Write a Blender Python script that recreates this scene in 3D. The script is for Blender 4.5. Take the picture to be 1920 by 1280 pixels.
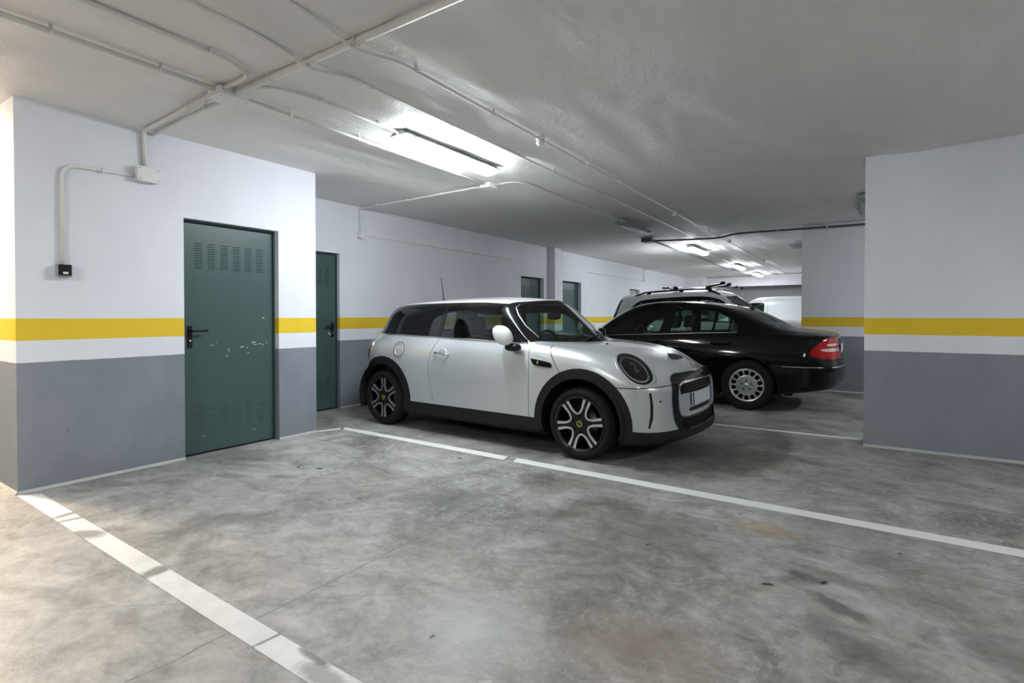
import bpy, bmesh, math, random
import numpy as np
from mathutils import Vector, Matrix
random.seed(7)
for _o in list(bpy.data.objects): bpy.data.objects.remove(_o, do_unlink=True)
S = bpy.context.scene
COL = S.collection
PI = math.pi

# ---------------------------------------------------------------- camera
YAW, PITCH, FPX = 0.5881, 0.0126, 990.56
cd = bpy.data.cameras.new('camera'); cam = bpy.data.objects.new('camera', cd); COL.objects.link(cam)
cd.sensor_fit = 'HORIZONTAL'; cd.sensor_width = 36.0; cd.lens = FPX / 1920 * 36
cd.shift_y = -34.6 / 1920; cd.clip_start = 0.05; cd.clip_end = 200
cam.location = (0, 0, 1.2); cam.rotation_euler = (PI / 2 - PITCH, 0, YAW)
S.camera = cam

# ---------------------------------------------------------------- world and exposure
w = bpy.data.worlds.new('world'); S.world = w; w.use_nodes = True
w.node_tree.nodes['Background'].inputs['Color'].default_value = (0.6, 0.65, 0.7, 1)
w.node_tree.nodes['Background'].inputs['Strength'].default_value = 0.02
S.view_settings.view_transform = 'Standard'; S.view_settings.look = 'None'
S.view_settings.gamma = 1.0; S.view_settings.use_curve_mapping = False
S.view_settings.exposure = 2.70
TUBE = 16.5            # radiance of a lit cool tube diffuser
WARM = 46.0            # radiance of the warm lamps beyond the store-room block

# ---------------------------------------------------------------- materials
MATS = {}
def mat(name, col=(.5, .5, .5), rough=.5, metal=0., coat=0., spec=.5, emit=None, es=0., alpha=None, trans=0., ior=1.45):
    if name in MATS: return MATS[name]
    m = bpy.data.materials.new(name); m.use_nodes = True; MATS[name] = m
    b = m.node_tree.nodes['Principled BSDF']; I = b.inputs
    I['Base Color'].default_value = (*col, 1); I['Roughness'].default_value = rough; I['Metallic'].default_value = metal
    I['Coat Weight'].default_value = coat; I['Coat Roughness'].default_value = .04; I['Specular IOR Level'].default_value = spec
    I['Transmission Weight'].default_value = trans; I['IOR'].default_value = ior
    if emit: I['Emission Color'].default_value = (*emit, 1); I['Emission Strength'].default_value = es
    return m
class NT:
    """tiny node-graph helper"""
    def __init__(s, m): s.t = m.node_tree; s.b = s.t.nodes['Principled BSDF']
    def n(s, kind, **kw):
        x = s.t.nodes.new(kind)
        for k, v in kw.items():
            if k.startswith('_'): setattr(x, k[1:], v)
            else:
                k2 = int(k[1:]) if k[0] == 'i' and k[1:].isdigit() else k
                x.inputs[k2].default_value = v
        return x
    def l(s, a, b): s.t.links.new(a, b); return b
    def math(s, op, a, b=None, clamp=False):
        x = s.t.nodes.new('ShaderNodeMath'); x.operation = op; x.use_clamp = clamp
        for i, v in enumerate((a, b)):
            if v is None: continue
            if hasattr(v, 'links'): s.l(v, x.inputs[i])
            else: x.inputs[i].default_value = v
        return x.outputs[0]
    def mix(s, f, a, b, blend='MIX'):
        x = s.t.nodes.new('ShaderNodeMix'); x.data_type = 'RGBA'; x.blend_type = blend
        for i, v in ((0, f), (6, a), (7, b)):
            if hasattr(v, 'links'): s.l(v, x.inputs[i])
            else: x.inputs[i].default_value = v if i == 0 else (*v, 1)
        return x.outputs[2]
    def ramp(s, f, pts):
        x = s.t.nodes.new('ShaderNodeValToRGB'); e = x.color_ramp.elements
        while len(e) < len(pts): e.new(.5)
        for k, (p, c) in zip(e, pts):
            k.position = p; k.color = (*c, 1) if isinstance(c, tuple) else (c, c, c, 1)
        s.l(f, x.inputs[0]); return x.outputs[0]
    def pos(s, scale=(1, 1, 1), loc=(0, 0, 0)):
        g = s.t.nodes.new('ShaderNodeNewGeometry'); m = s.t.nodes.new('ShaderNodeMapping')
        m.inputs['Scale'].default_value = scale; m.inputs['Location'].default_value = loc
        s.l(g.outputs['Position'], m.inputs[0]); return m.outputs[0]
    def noise(s, vec, scale, detail=4, rough=.55, dist=0.):
        x = s.n('ShaderNodeTexNoise', Scale=scale, Detail=detail, Roughness=rough, Distortion=dist); s.l(vec, x.inputs['Vector']); return x.outputs[0]
    def blot(s, c, col, cx, cy, rx, ry, ang, k, edge, n, rag=.8):
        """one stain: soft ragged ellipse on the ground plane"""
        m = s.t.nodes.new('ShaderNodeMapping'); m.vector_type = 'TEXTURE'; m.inputs['Location'].default_value = (cx, cy, 0); m.inputs['Rotation'].default_value = (0, 0, ang); m.inputs['Scale'].default_value = (rx, ry, 1)
        g = s.t.nodes.new('ShaderNodeNewGeometry'); s.l(g.outputs['Position'], m.inputs[0])
        v = s.t.nodes.new('ShaderNodeVectorMath'); v.operation = 'LENGTH'; s.l(m.outputs[0], v.inputs[0])
        d = s.math('ADD', v.outputs['Value'], s.math('MULTIPLY', s.math('SUBTRACT', n, .5), rag * 2))
        f = s.math('MULTIPLY', s.math('DIVIDE', s.math('SUBTRACT', 1., d), edge, True), k)
        return s.mix(f, c, col)
    def bump(s, h, strength, dist):
        x = s.n('ShaderNodeBump', Strength=strength, Distance=dist); s.l(h, x.inputs['Height']); s.l(x.outputs[0], s.b.inputs['Normal']); return x

def speckle(m, amt=.08, scale=40, bump=0., bdist=.002):
    g = NT(m); c = tuple(g.b.inputs['Base Color'].default_value[:3])
    f = g.noise(g.pos(), scale, 3)
    g.l(g.mix(f, tuple(x * (1 - amt) for x in c), tuple(min(1, x * (1 + amt)) for x in c)), g.b.inputs['Base Color'])
    if bump: g.bump(f, bump, bdist)
    return m

def wall_material():
    m = mat('painted_wall', (.8, .8, .8), .72); g = NT(m)
    geo = g.n('ShaderNodeNewGeometry'); sep = g.n('ShaderNodeSeparateXYZ'); g.l(geo.outputs['Position'], sep.inputs[0])
    wob = g.noise(g.pos(), 7, 3); z = g.math('ADD', sep.outputs[2], g.math('MULTIPLY', g.math('SUBTRACT', wob, .5), .006))
    white_n = g.noise(g.pos((1, 1, .5)), 1.7, 5, .6)
    white = g.ramp(white_n, [(.3, (.75, .76, .81)), (.7, (.81, .82, .87))])
    gn = g.noise(g.pos((1, 1, .6)), 2.2, 6, .65)
    grey = g.ramp(gn, [(.3, (.205, .228, .262)), (.52, (.235, .258, .292)), (.75, (.265, .285, .315))])
    sc = g.noise(g.pos((3, 3, 1.1), (3, 1, 0)), 3.2, 4, .6)
    grey = g.mix(g.math('MULTIPLY', g.math('GREATER_THAN', sc, .70), .45), grey, (.13, .135, .16))
    dirt = g.math('MULTIPLY', g.math('SUBTRACT', .28, sep.outputs[2]), 2.4, True)
    grey = g.mix(g.math('MULTIPLY', dirt, g.math('MULTIPLY', gn, .5)), grey, (.17, .17, .17))
    yel = g.ramp(white_n, [(.3, (.78, .53, .022)), (.7, (.82, .58, .035))])
    a = g.mix(g.math('GREATER_THAN', z, .885), grey, white)
    b = g.mix(g.math('GREATER_THAN', z, 1.035), a, yel)
    c = g.mix(g.math('GREATER_THAN', z, 1.185), b, white)
    g.l(c, g.b.inputs['Base Color'])
    g.bump(g.noise(g.pos(), 60, 3), .25, .004)
    return m
def ceiling_material():
    m = mat('ceiling_plaster', (.6, .6, .58), .55); g = NT(m)
    n1 = g.noise(g.pos((1, .45, 1)), 1.1, 6, .6, .5)
    g.l(g.ramp(n1, [(.25, (.74, .722, .705)), (.5, (.80, .782, .765)), (.75, (.84, .822, .81))]), g.b.inputs['Base Color'])
    a = g.noise(g.pos((1, .5, 1)), 9, 5, .6, .8); b = g.noise(g.pos(), 75, 3)
    g.bump(g.math('ADD', a, g.math('MULTIPLY', b, .25)), .75, .016)
    return m
def floor_material():
    m = mat('polished_concrete', (.3, .3, .29), .42, spec=.5); g = NT(m)
    p = g.pos()
    big = g.noise(p, .55, 5, .6, .6); mid = g.noise(g.pos((1, 1, 1), (4, 9, 0)), 2.2, 5, .68, 1.0); fine = g.noise(p, 26, 4, .7)
    swirl = g.noise(g.pos((.9, 1.6, 1), (2, 5, 0)), 3.4, 4, .7, 2.2)
    v = g.math('ADD', g.math('ADD', g.math('MULTIPLY', big, .38), g.math('MULTIPLY', mid, .34)), g.math('ADD', g.math('MULTIPLY', fine, .12), g.math('MULTIPLY', swirl, .16)))
    c = g.ramp(v, [(.385, (.125, .121, .108)), (.45, (.215, .210, .190)), (.50, (.305, .299, .276)), (.545, (.375, .371, .350)), (.62, (.49, .485, .465))])
    tint = g.noise(g.pos((1, 1, 1), (7, 1, 0)), .9, 3)
    c = g.mix(g.math('MULTIPLY', g.math('GREATER_THAN', tint, .0), g.ramp(tint, [(.5, 0.), (.75, .22)])), c, (.40, .345, .30))
    sf = g.noise(g.pos((1.3, .8, 1), (3, 8, 0)), 15, 5, .75, 1.6); sm = g.noise(g.pos((1, 1, 1), (11, 3, 0)), .8, 3, .5)
    c = g.mix(g.math('MULTIPLY', g.ramp(sf, [(.52, 0.), (.66, .55)]), g.ramp(sm, [(.42, 0.), (.62, 1.)])), c, (.56, .56, .54))
    mo = g.noise(g.pos((1, 1.2, 1), (6, 2, 0)), 5.5, 6, .74, .9)
    c = g.mix(1., c, g.ramp(mo, [(.34, .72), (.5, .94), (.66, 1.10)]), 'MULTIPLY')
    # oil-dark stains
    st = g.noise(g.pos((1, .62, 1), (1.3, .4, 0)), 1.25, 5, .62, .5)
    c = g.mix(g.ramp(st, [(.56, 0.), (.70, .62)]), c, (.15, .15, .14))
    vo = g.n('ShaderNodeTexVoronoi', Scale=1.5); g.l(g.pos((1, 1.5, 1)), vo.inputs['Vector'])
    sp = g.noise(p, 9, 4)
    spots = g.math('LESS_THAN', g.math('ADD', vo.outputs['Distance'], g.math('MULTIPLY', g.math('SUBTRACT', sp, .5), .10)), .036)
    c = g.mix(g.math('MULTIPLY', spots, .75), c, (.055, .055, .05))
    DK = (.10, .10, .092); GR = (.125, .13, .105)
    for q in ((GR, -1.0, 2.85, .75, .55, .5, .62, .9, 1), (GR, -1.15, 4.75, .95, .50, .1, .60, .9, 2), (DK, -.20, 2.76, .11, .045, -.3, .7, .5, 3), (DK, -.09, 2.56, .16, .05, -.6, .72, .5, 4),
              (DK, -.03, 2.29, .24, .13, -.7, .66, .7, 5), (DK, .45, 2.5, .35, .2, -.2, .5, .9, 6), (GR, -3.95, 2.13, .20, .07, .4, .55, .6, 7), (GR, -3.62, 2.33, .16, .06, .4, .5, .6, 8),
              (GR, -3.0, 1.75, .40, .16, .5, .42, .8, 9), ((.36, .22, .10), -.46, 3.26, .24, .13, 0., .55, .9, 10), ((.30, .235, .19), -.70, 1.85, .45, .30, .3, .5, .9, 11), ((.46, .48, .50), -1.25, 1.60, .40, .26, .2, .55, 1., 12),
              (GR, .55, 4.35, .45, .06, -.1, .5, .6, 13), (GR, -2.2, 2.6, .5, .25, .4, .38, 1., 14), (DK, -4.15, 1.45, .08, .05, 0., .5, .6, 15), (DK, -.9, 1.3, .09, .06, 0., .4, .6, 16)):
        c = g.blot(c, q[0], q[1], q[2], q[3], q[4], q[5], q[6], q[7], mo)
    for i, (x, y, r) in enumerate(((-3.566, 2.616, .045), (-.351, 2.594, .035), (-1.17, 3.379, .022), (-.94, 2.70, .018), (-.143, 2.75, .03), (-1.34, 1.47, .02), (.16, 3.3, .02), (-3.75, 2.55, .03), (-2.9, 2.2, .015), (-.62, 3.43, .018))):
        c = g.blot(c, (.02, .02, .02), x, y, r * .9, r * .45, .3 * i, .9, .4, fine, .5)
    # hairline joints
    sep = g.n('ShaderNodeSeparateXYZ'); g.l(p, sep.inputs[0])
    wob = g.math('MULTIPLY', g.math('SUBTRACT', g.noise(p, 5, 4), .5), .05)
    j1 = g.math('LESS_THAN', g.math('ABSOLUTE', g.math('SUBTRACT', g.math('ADD', sep.outputs[1], wob), 3.22)), .004)
    j2 = g.math('LESS_THAN', g.math('ABSOLUTE', g.math('SUBTRACT', g.math('ADD', sep.outputs[0], wob), -2.0)), .004)
    j3 = g.math('LESS_THAN', g.math('ABSOLUTE', g.math('SUBTRACT', g.math('ADD', g.math('MULTIPLY', sep.outputs[0], .8), wob), g.math('SUBTRACT', sep.outputs[1], 2.95))), .004)
    jj = g.math('MAXIMUM', g.math('MAXIMUM', j1, j2), g.math('MULTIPLY', j3, .6))
    c = g.mix(g.math('MULTIPLY', jj, g.math('MULTIPLY', mid, .95)), c, (.08, .08, .075))
    g.l(c, g.b.inputs['Base Color'])
    g.l(g.ramp(mid, [(.3, .34), (.7, .52)]), g.b.inputs['Roughness'])
    g.bump(g.math('ADD', fine, g.math('MULTIPLY', swirl, .6)), .22, .005)
    return m
def line_paint_material():
    m = mat('line_paint', (.72, .72, .70), .55); g = NT(m)
    n = g.noise(g.pos((1, 1, 1), (1, 3, 0)), 14, 6, .7); k = g.noise(g.pos((1, 1, 1), (5, 2, 0)), 2.4, 4, .6)
    worn = g.math('GREATER_THAN', g.math('ADD', g.math('MULTIPLY', n, .55), g.math('MULTIPLY', k, .45)), .615)
    c = g.ramp(g.noise(g.pos(), 5, 5, .7), [(.3, (.60, .60, .58)), (.65, (.74, .74, .73))])
    c = g.mix(g.math('MULTIPLY', worn, .7), c, (.33, .33, .32))
    for i, (x, y, rx, ry, a, k) in enumerate(((-4.0, 1.14, .035, .10, .2, .8), (-3.885, 1.13, .03, .10, -.2, .75), (-3.55, 1.11, .13, .07, .3, .8), (-2.76, 1.12, .055, .12, .15, .85), (-1.83, 1.12, .012, .12, -.1, .8), (-1.60, 1.15, .10, .03, 0., .85), (-1.50, 1.10, .14, .05, 0., .6))):
        c = g.blot(c, (.17, .17, .16), x, y, rx, ry, a, k, .5, n, .6)
    g.l(c, g.b.inputs['Base Color'])
    return m
M_WALL = wall_material(); M_CEIL = ceiling_material(); M_FLOOR = floor_material(); M_LINE = line_paint_material()
M_LINE2 = speckle(mat('line_paint_clean', (.70, .70, .68), .55), .06, 30)
M_GREEN = speckle(mat('green_steel', (.056, .096, .094), .36), .06, 30, .05)
M_GREEND = mat('green_steel_dark', (.03, .07, .068), .45)
M_JAMB = speckle(mat('jamb_plaster', (.42, .43, .44), .7), .08, 25)
M_BLKP = speckle(mat('black_plastic', (.007, .007, .008), .42, spec=.35), .15, 90)
M_PIPE = speckle(mat('pvc_conduit', (.76, .75, .71), .42), .05, 30)
M_PIPEG = speckle(mat('dark_conduit', (.09, .10, .11), .5), .08, 30)
M_BOX = speckle(mat('junction_box_plastic', (.80, .80, .78), .45), .04, 40)
M_CHROME = mat('chrome', (.75, .76, .78), .12, 1.)
M_CEM = speckle(mat('cement_fillet', (.42, .42, .40), .75), .15, 20, .2)
M_CHIP = mat('paint_chip', (.62, .64, .62), .6)

# ---------------------------------------------------------------- mesh helpers
def link(name, me, m=None, parent=None, smooth=False):
    o = bpy.data.objects.new(name, me); COL.objects.link(o)
    if m is not None and not me.materials: me.materials.append(m)
    if parent is not None: o.parent = parent
    if smooth:
        for p in me.polygons: p.use_smooth = True
    return o
def tag(o, label=None, cat=None, group=None, kind=None):
    for k, v in (('label', label), ('category', cat), ('group', group), ('kind', kind)):
        if v: o[k] = v
    return o
def empty(name, loc=(0, 0, 0), rz=0., label=None, cat=None, group=None, kind=None):
    o = bpy.data.objects.new(name, None); COL.objects.link(o); o.location = loc; o.rotation_euler = (0, 0, rz)
    o.empty_display_size = .1
    return tag(o, label, cat, group, kind)
class MB:
    def __init__(s): s.v = []; s.f = []
    def add(s, vs, fs):
        k = len(s.v); s.v += [tuple(map(float, q)) for q in vs]; s.f += [[i + k for i in q] for q in fs]; return s
    def box(s, x0, x1, y0, y1, z0, z1):
        return s.add([(x, y, z) for x in (x0, x1) for y in (y0, y1) for z in (z0, z1)],
                     [(0, 1, 3, 2), (4, 6, 7, 5), (0, 4, 5, 1), (2, 3, 7, 6), (0, 2, 6, 4), (1, 5, 7, 3)])
    def tube(s, pts, r, n=10, caps=True):
        P = [Vector(p) for p in pts]; rr = r if isinstance(r, (list, tuple)) else [r] * len(P)
        t0 = (P[1] - P[0]).normalized(); nrm = t0.orthogonal().normalized(); rings = []
        for i, p in enumerate(P):
            t = ((P[i + 1] - p).normalized() if i < len(P) - 1 else Vector()) + ((p - P[i - 1]).normalized() if i else Vector())
            t.normalize(); nrm = (nrm - t * nrm.dot(t)).normalized(); b = t.cross(nrm)
            rings.append([p + (nrm * math.cos(a) + b * math.sin(a)) * rr[i] for a in [2 * PI * k / n for k in range(n)]])
        vs = [q for R in rings for q in R]; fs = []
        for i in range(len(P) - 1):
            for k in range(n): fs.append((i * n + k, i * n + (k + 1) % n, (i + 1) * n + (k + 1) % n, (i + 1) * n + k))
        if caps: fs += [tuple(range(n))[::-1], tuple((len(P) - 1) * n + k for k in range(n))]
        return s.add(vs, fs)
    def lathe(s, prof, n=32, axis='z', loc=(0, 0, 0), closed=False):
        """prof: (radius, height) pairs turned about an axis"""
        vs = []; L = len(prof)
        for k in range(n):
            a = 2 * PI * k / n; c, q = math.cos(a), math.sin(a)
            for r, h in prof:
                p = (r * c, r * q, h) if axis == 'z' else ((r * c, h, r * q) if axis == 'y' else (h, r * c, r * q))
                vs.append((p[0] + loc[0], p[1] + loc[1], p[2] + loc[2]))
        fs = []
        for k in range(n):
            for j in range(L if closed else L - 1):
                j2 = (j + 1) % L; fs.append((k * L + j, ((k + 1) % n) * L + j, ((k + 1) % n) * L + j2, k * L + j2))
        return s.add(vs, fs)
    def prism(s, poly, h0, h1, axis='z'):
        """polygon extruded; axis y: (x,z) outline, axis x: (y,z) outline"""
        n = len(poly)
        def P(a, b, h): return (a, b, h) if axis == 'z' else ((a, h, b) if axis == 'y' else (h, a, b))
        vs = [P(a, b, h0) for a, b in poly] + [P(a, b, h1) for a, b in poly]
        fs = [tuple(range(n))[::-1], tuple(range(n, 2 * n))] + [(k, (k + 1) % n, (k + 1) % n + n, k + n) for k in range(n)]
        return s.add(vs, fs)
    def mesh(s, name='m'):
        me = bpy.data.meshes.new(name); me.from_pydata(s.v, [], s.f)
        bm = bmesh.new(); bm.from_mesh(me); bmesh.ops.recalc_face_normals(bm, faces=bm.faces); bm.to_mesh(me); bm.free()
        me.update(); return me
    def build(s, name, m, parent=None, smooth=False, bevel=0., seg=2, sub=0):
        o = link(name, s.mesh(name), m, parent, smooth)
        if bevel:
            d = o.modifiers.new('bevel', 'BEVEL'); d.width = bevel; d.segments = seg; d.limit_method = 'ANGLE'; d.angle_limit = .6
        if sub:
            d = o.modifiers.new('sub', 'SUBSURF'); d.levels = sub; d.render_levels = sub
        return o
def fillet(pts, r=.08, n=6):
    """round the inner corners of a polyline"""
    P = [Vector(p) for p in pts]; out = [P[0]]
    for i in range(1, len(P) - 1):
        a, b, c = P[i - 1], P[i], P[i + 1]; u = (a - b); v = (c - b); k = min(r, u.length * .48, v.length * .48)
        p0 = b + u.normalized() * k; p1 = b + v.normalized() * k
        for j in range(n + 1):
            t = j / n; out.append(p0 * (1 - t) ** 2 + b * 2 * t * (1 - t) + p1 * t ** 2)
    out.append(P[-1]); return out
def rrect(x0, x1, y0, y1, r, n=4):
    out = []
    for cx, cy, a0 in ((x1 - r, y1 - r, 0), (x0 + r, y1 - r, 90), (x0 + r, y0 + r, 180), (x1 - r, y0 + r, 270)):
        for k in range(n + 1):
            a = math.radians(a0 + 90 * k / n); out.append((cx + r * math.cos(a), cy + r * math.sin(a)))
    return out
# ================================================================ the setting
ZC = 2.67; XW1 = -4.73; XW2 = -5.68; Y1A, Y1B = 1.10, 3.43
def struct(o): o['kind'] = 'structure'; return o
# floor
fl = struct(MB().add([(-14, -9, 0), (10, -9, 0), (10, 26, 0), (-14, 26, 0)], [(0, 1, 2, 3)]).build('floor', M_FLOOR))
def painted(poly, z=.0025, m=None, name='painted_line'):
    return MB().prism(poly, 0.0006, z, 'z').build(name, m or M_LINE, fl)
painted([(-4.70, 1.09), (-1.45, 1.055), (3.5, 1.02), (3.5, 1.12), (-1.45, 1.155), (-4.62, 1.195)])
painted([(-4.645, 3.65), (-2.50, 3.622), (-2.53, 3.732), (-4.65, 3.745)], m=M_LINE2)
painted([(-2.40, 3.620), (-.95, 3.60), (.43, 3.587), (5, 3.54), (5, 3.65), (.43, 3.70), (-.95, 3.712), (-2.44, 3.731)], m=M_LINE2)
painted([(-4.77, 3.44), (-4.71, 3.435), (-4.60, 3.66), (-4.655, 3.73)], m=M_LINE2)
painted([(-5.6, 6.06), (-1.4, 6.07), (-.02, 6.12), (-.02, 6.19), (-1.4, 6.16), (-5.6, 6.15)], m=M_LINE2)
painted([(-5.6, 9.6), (-.9, 9.6), (-.9, 9.69), (-5.6, 9.69)], m=M_LINE2)
# ceiling: troweled plaster with real waviness
def ceiling():
    def axis(a, b, fine0, fine1, d, D):
        v = list(np.arange(a, fine0, D)) + list(np.arange(fine0, fine1, d)) + list(np.arange(fine1, b, D)) + [b]; return np.array(v)
    xs = axis(-14, 10, -6, 3, .055, 1.0); ys = axis(-9, 26, .2, 14, .07, 1.0)
    rng = np.random.RandomState(3); X, Y = np.meshgrid(xs, ys); Z = np.zeros_like(X)
    for k in range(34):
        wl = rng.uniform(.35, 2.4); th = rng.normal(0, .55); kx, ky = math.cos(th), math.sin(th)
        Z += np.sin((X * kx + Y * ky * .55) * 2 * PI / wl + rng.uniform(0, 6.28)) * .0017 * wl ** .85
    for k in range(26):
        wl = rng.uniform(.16, .55); th = rng.normal(0, .7); kx, ky = math.cos(th), math.sin(th)
        Z += np.sin((X * kx + Y * ky * .5) * 2 * PI / wl + rng.uniform(0, 6.28) + 1.5 * np.sin(Y * rng.uniform(.6, 2.))) * .0009 * (wl / .3)
    fade = np.clip((X + 4.6) / .4, 0, 1) * np.clip((Y - .2) / .5, 0, 1); Z = ZC + .004 + Z * fade
    ny, nx = X.shape; v = np.stack([X, Y, Z], -1).reshape(-1, 3)
    f = [(j * nx + i, j * nx + i + 1, (j + 1) * nx + i + 1, (j + 1) * nx + i)[::-1] for j in range(ny - 1) for i in range(nx - 1)]
    me = bpy.data.meshes.new('ceiling'); me.from_pydata([tuple(q) for q in v], [], f); me.update()
    return struct(link('ceiling', me, M_CEIL, smooth=True))
ceiling()
ZT = ZC + .03
# store-room block with door opening (front face x = XW1), built from pieces round the opening
D1 = (2.155, 3.012, 2.025)
struct(MB().box(-10, XW1, Y1A, D1[0], 0, ZT).box(-10, XW1, D1[1], Y1B, 0, ZT).box(-10, XW1, D1[0], D1[1], D1[2], ZT)
       .box(-10, XW1 - .12, D1[0], D1[1], 0, D1[2]).build('wall_left', M_WALL))
# recessed wall with openings
OPEN2 = [(3.62, 4.478, 2.015), (8.84, 9.74, 2.005), (10.58, 11.52, 2.01), (14.69, 15.52, 2.0)]
mb = MB(); y0 = Y1B + .0
for a, b, h in OPEN2:
    mb.box(-10, XW2, y0, a, 0, ZT); mb.box(-10, XW2, a, b, h, ZT); mb.box(-10, XW2 - .13, a, b, 0, h); y0 = b
mb.box(-10, XW2, y0, 25, 0, ZT); struct(mb.build('wall_left_recess', M_WALL))
struct(MB().box(XW2, XW2 + .15, 9.95, 10.22, 0, ZT).build('wall_left_pier', M_WALL, bevel=.006))
# right-hand pier, further pier, back and off-frame walls
struct(MB().box(0.0, 6.0, 5.88, 6.18, 0, ZT).build('wall_right', M_WALL, bevel=.006))
struct(MB().box(-.86, 6.0, 9.85, 10.12, 0, ZT).build('wall_right_far', M_WALL, bevel=.006))
struct(MB().box(-12, 10, 21.4, 21.7, 0, ZT).build('wall_back', mat('far_wall', (.27, .27, .285), .8)))
struct(MB().box(-5.68, 10, 20.95, 21.4, 2.31, ZT).build('trim_1', M_WALL))
struct(MB().box(-5.68, -5.0, 20.3, 20.95, 0, ZT).build('wall_back_pier', mat('far_white_wall', (.8, .8, .82), .7)))
struct(MB().box(6, 6.3, -9, 26, 0, ZT).build('wall_right_side', M_WALL))
struct(MB().box(-14, 10, -7.3, -7, 0, ZT).build('wall_front', M_WALL))
struct(MB().box(-13, -12.7, -9, 26, 0, ZT).build('wall_left_end', M_WALL))
# cement fillets where wall meets floor
def fil(name, pts):
    mb = MB()
    for (ax, ay), (bx, by), (nx, ny) in pts:
        d = .016; vs = []
        for (x, y) in ((ax, ay), (bx, by)): vs += [(x, y, 0), (x + nx * d, y + ny * d, .001), (x, y, .02)]
        mb.add(vs, [(0, 1, 4, 3), (1, 2, 5, 4), (0, 2, 1), (3, 4, 5)])
    struct(mb.build(name, M_CEM))
fil('baseboard_left', [((XW1, Y1A), (XW1, D1[0]), (1, 0)), ((XW1, D1[1]), (XW1, Y1B), (1, 0)), ((-10, Y1A), (XW1, Y1A), (0, -1))])
fil('baseboard_recess', [((XW2, 4.48), (XW2, 8.84), (1, 0))])
fil('baseboard_right', [((0, 5.88), (6, 5.88), (0, -2.2))])
fil('baseboard_right_far', [((-.86, 9.85), (6, 9.85), (0, -1.6))])

# ---------------------------------------------------------------- doors
LOUV = {}
def louver_mesh(w=.062):
    if w not in LOUV:
        LOUV[w] = MB().add([(0, -w / 2, -.003), (0, w / 2, -.003), (.0035, w / 2, .001), (.0035, -w / 2, .001), (0, -w / 2, .0045), (0, w / 2, .0045)],
                           [(0, 1, 2, 3), (3, 2, 5, 4), (0, 3, 4), (1, 5, 2)]).mesh('louver'); LOUV[w].materials.append(M_GREEND)
    return LOUV[w]
def steel_door(name, x, y0, y1, h, handle, depth=.05, louvers=True, mleaf=None, chips=None, hside=1):
    """leaf set back in its opening; handle = 'near' edge y0 or 'far' edge y1"""
    mleaf = mleaf or M_GREEN
    r = struct(empty(name, (x, (y0 + y1) / 2, 0)))
    W = y1 - y0; xl = -depth
    # door frame (thin, green) and plaster jamb liners
    MB().box(xl - .03, xl + .012, -W / 2 + .0015, -W / 2 + .016, .0, h - .0015).box(xl - .03, xl + .012, W / 2 - .016, W / 2 - .0015, .0, h - .0015)\
        .box(xl - .03, xl + .012, -W / 2 + .016, W / 2 - .016, h - .020, h - .0015).build('door_frame', M_GREEND, r, bevel=.002)
    leaf = MB().box(xl - .035, xl, -W / 2 + .019, W / 2 - .019, .012, h - .025).build('door_leaf', mleaf, r, bevel=.004)
    MB().box(xl - .034, xl + .004, -W / 2 + .019, W / 2 - .019, .002, .012).build('door_sweep', M_BLKP, r)
    if louvers:
        lm = louver_mesh(); n = 6; cw = (W - .30) / (n - 1)
        for zc in (h - .30, .305):
            for c in range(n):
                for k in range(11):
                    o = link('louver', lm, None, leaf); o.location = (xl, -W / 2 + .15 + c * cw, zc + (k - 5) * .021)
    s = -1 if handle == 'near' else 1; yy = s * (W / 2 - .075); zz = 1.045
    hp = MB().prism(rrect(yy - .019, yy + .019, zz - .115, zz + .075, .010), xl, xl + .009, 'x').build('handle_plate', M_BLKP, r, bevel=.002)
    MB().tube(fillet([(xl + .006, yy, zz + .03), (xl + .055, yy, zz + .03), (xl + .055, yy - s * .125, zz + .03)], .02), .0095, 10).build('handle_lever', M_BLKP, hp, True)
    MB().lathe([(0, .0), (.009, .0), (.009, .006), (0, .006)], 14, 'x', (xl + .008, yy, zz - .055)).build('lock_cylinder', M_CHROME, hp, True)
    if chips:
        mb = MB(); rnd = random.Random(4)
        for (cy, cz, L, t, ang) in chips:
            P = []
            for k in range(7):
                a = 2 * PI * k / 7; u = math.cos(a) * L / 2 * rnd.uniform(.7, 1.1); v = math.sin(a) * t / 2 * rnd.uniform(.6, 1.2)
                P.append((cy - (y0 + y1) / 2 + u * math.cos(ang) - v * math.sin(ang), cz + u * math.sin(ang) + v * math.cos(ang)))
            mb.prism(P, xl, xl + .0006, 'x')
        tag(mb.build('paint_chips', M_CHIP, r), kind='stuff')
    return r
chips = [(2.90, 1.185, .034, .011, .05), (2.415, .945, .040, .006, .1), (2.455, .965, .010, .006, 0), (2.565, .895, .05, .007, -1.2), (2.548, .842, .024, .010, .3),
         (2.69, .918, .044, .009, .25), (2.735, .908, .016, .012, .2), (2.745, .86, .014, .012, 0), (2.80, .955, .045, .012, .1), (2.815, .935, .06, .007, .1),
         (2.86, .94, .02, .010, .4), (2.89, .93, .013, .013, 0), (2.93, .945, .012, .012, 0), (2.34, .155, .012, .014, 0), (2.80, .13, .013, .013, 0)]
steel_door('door_1', XW1, D1[0], D1[1], D1[2], 'near', depth=.075, chips=chips)
steel_door('door_2', XW2, *OPEN2[0], 'far', depth=.06, chips=[(4.37, .97, .05, .02, -.6), (4.35, .99, .03, .015, .2)])
steel_door('door_3', XW2, *OPEN2[1], 'far', depth=.10)
steel_door('door_4', XW2, *OPEN2[2], 'far', depth=.10)
steel_door('door_5', XW2, *OPEN2[3], 'near', depth=.10, louvers=False, mleaf=speckle(mat('pale_steel', (.42, .44, .42), .5), .05, 20))

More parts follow.
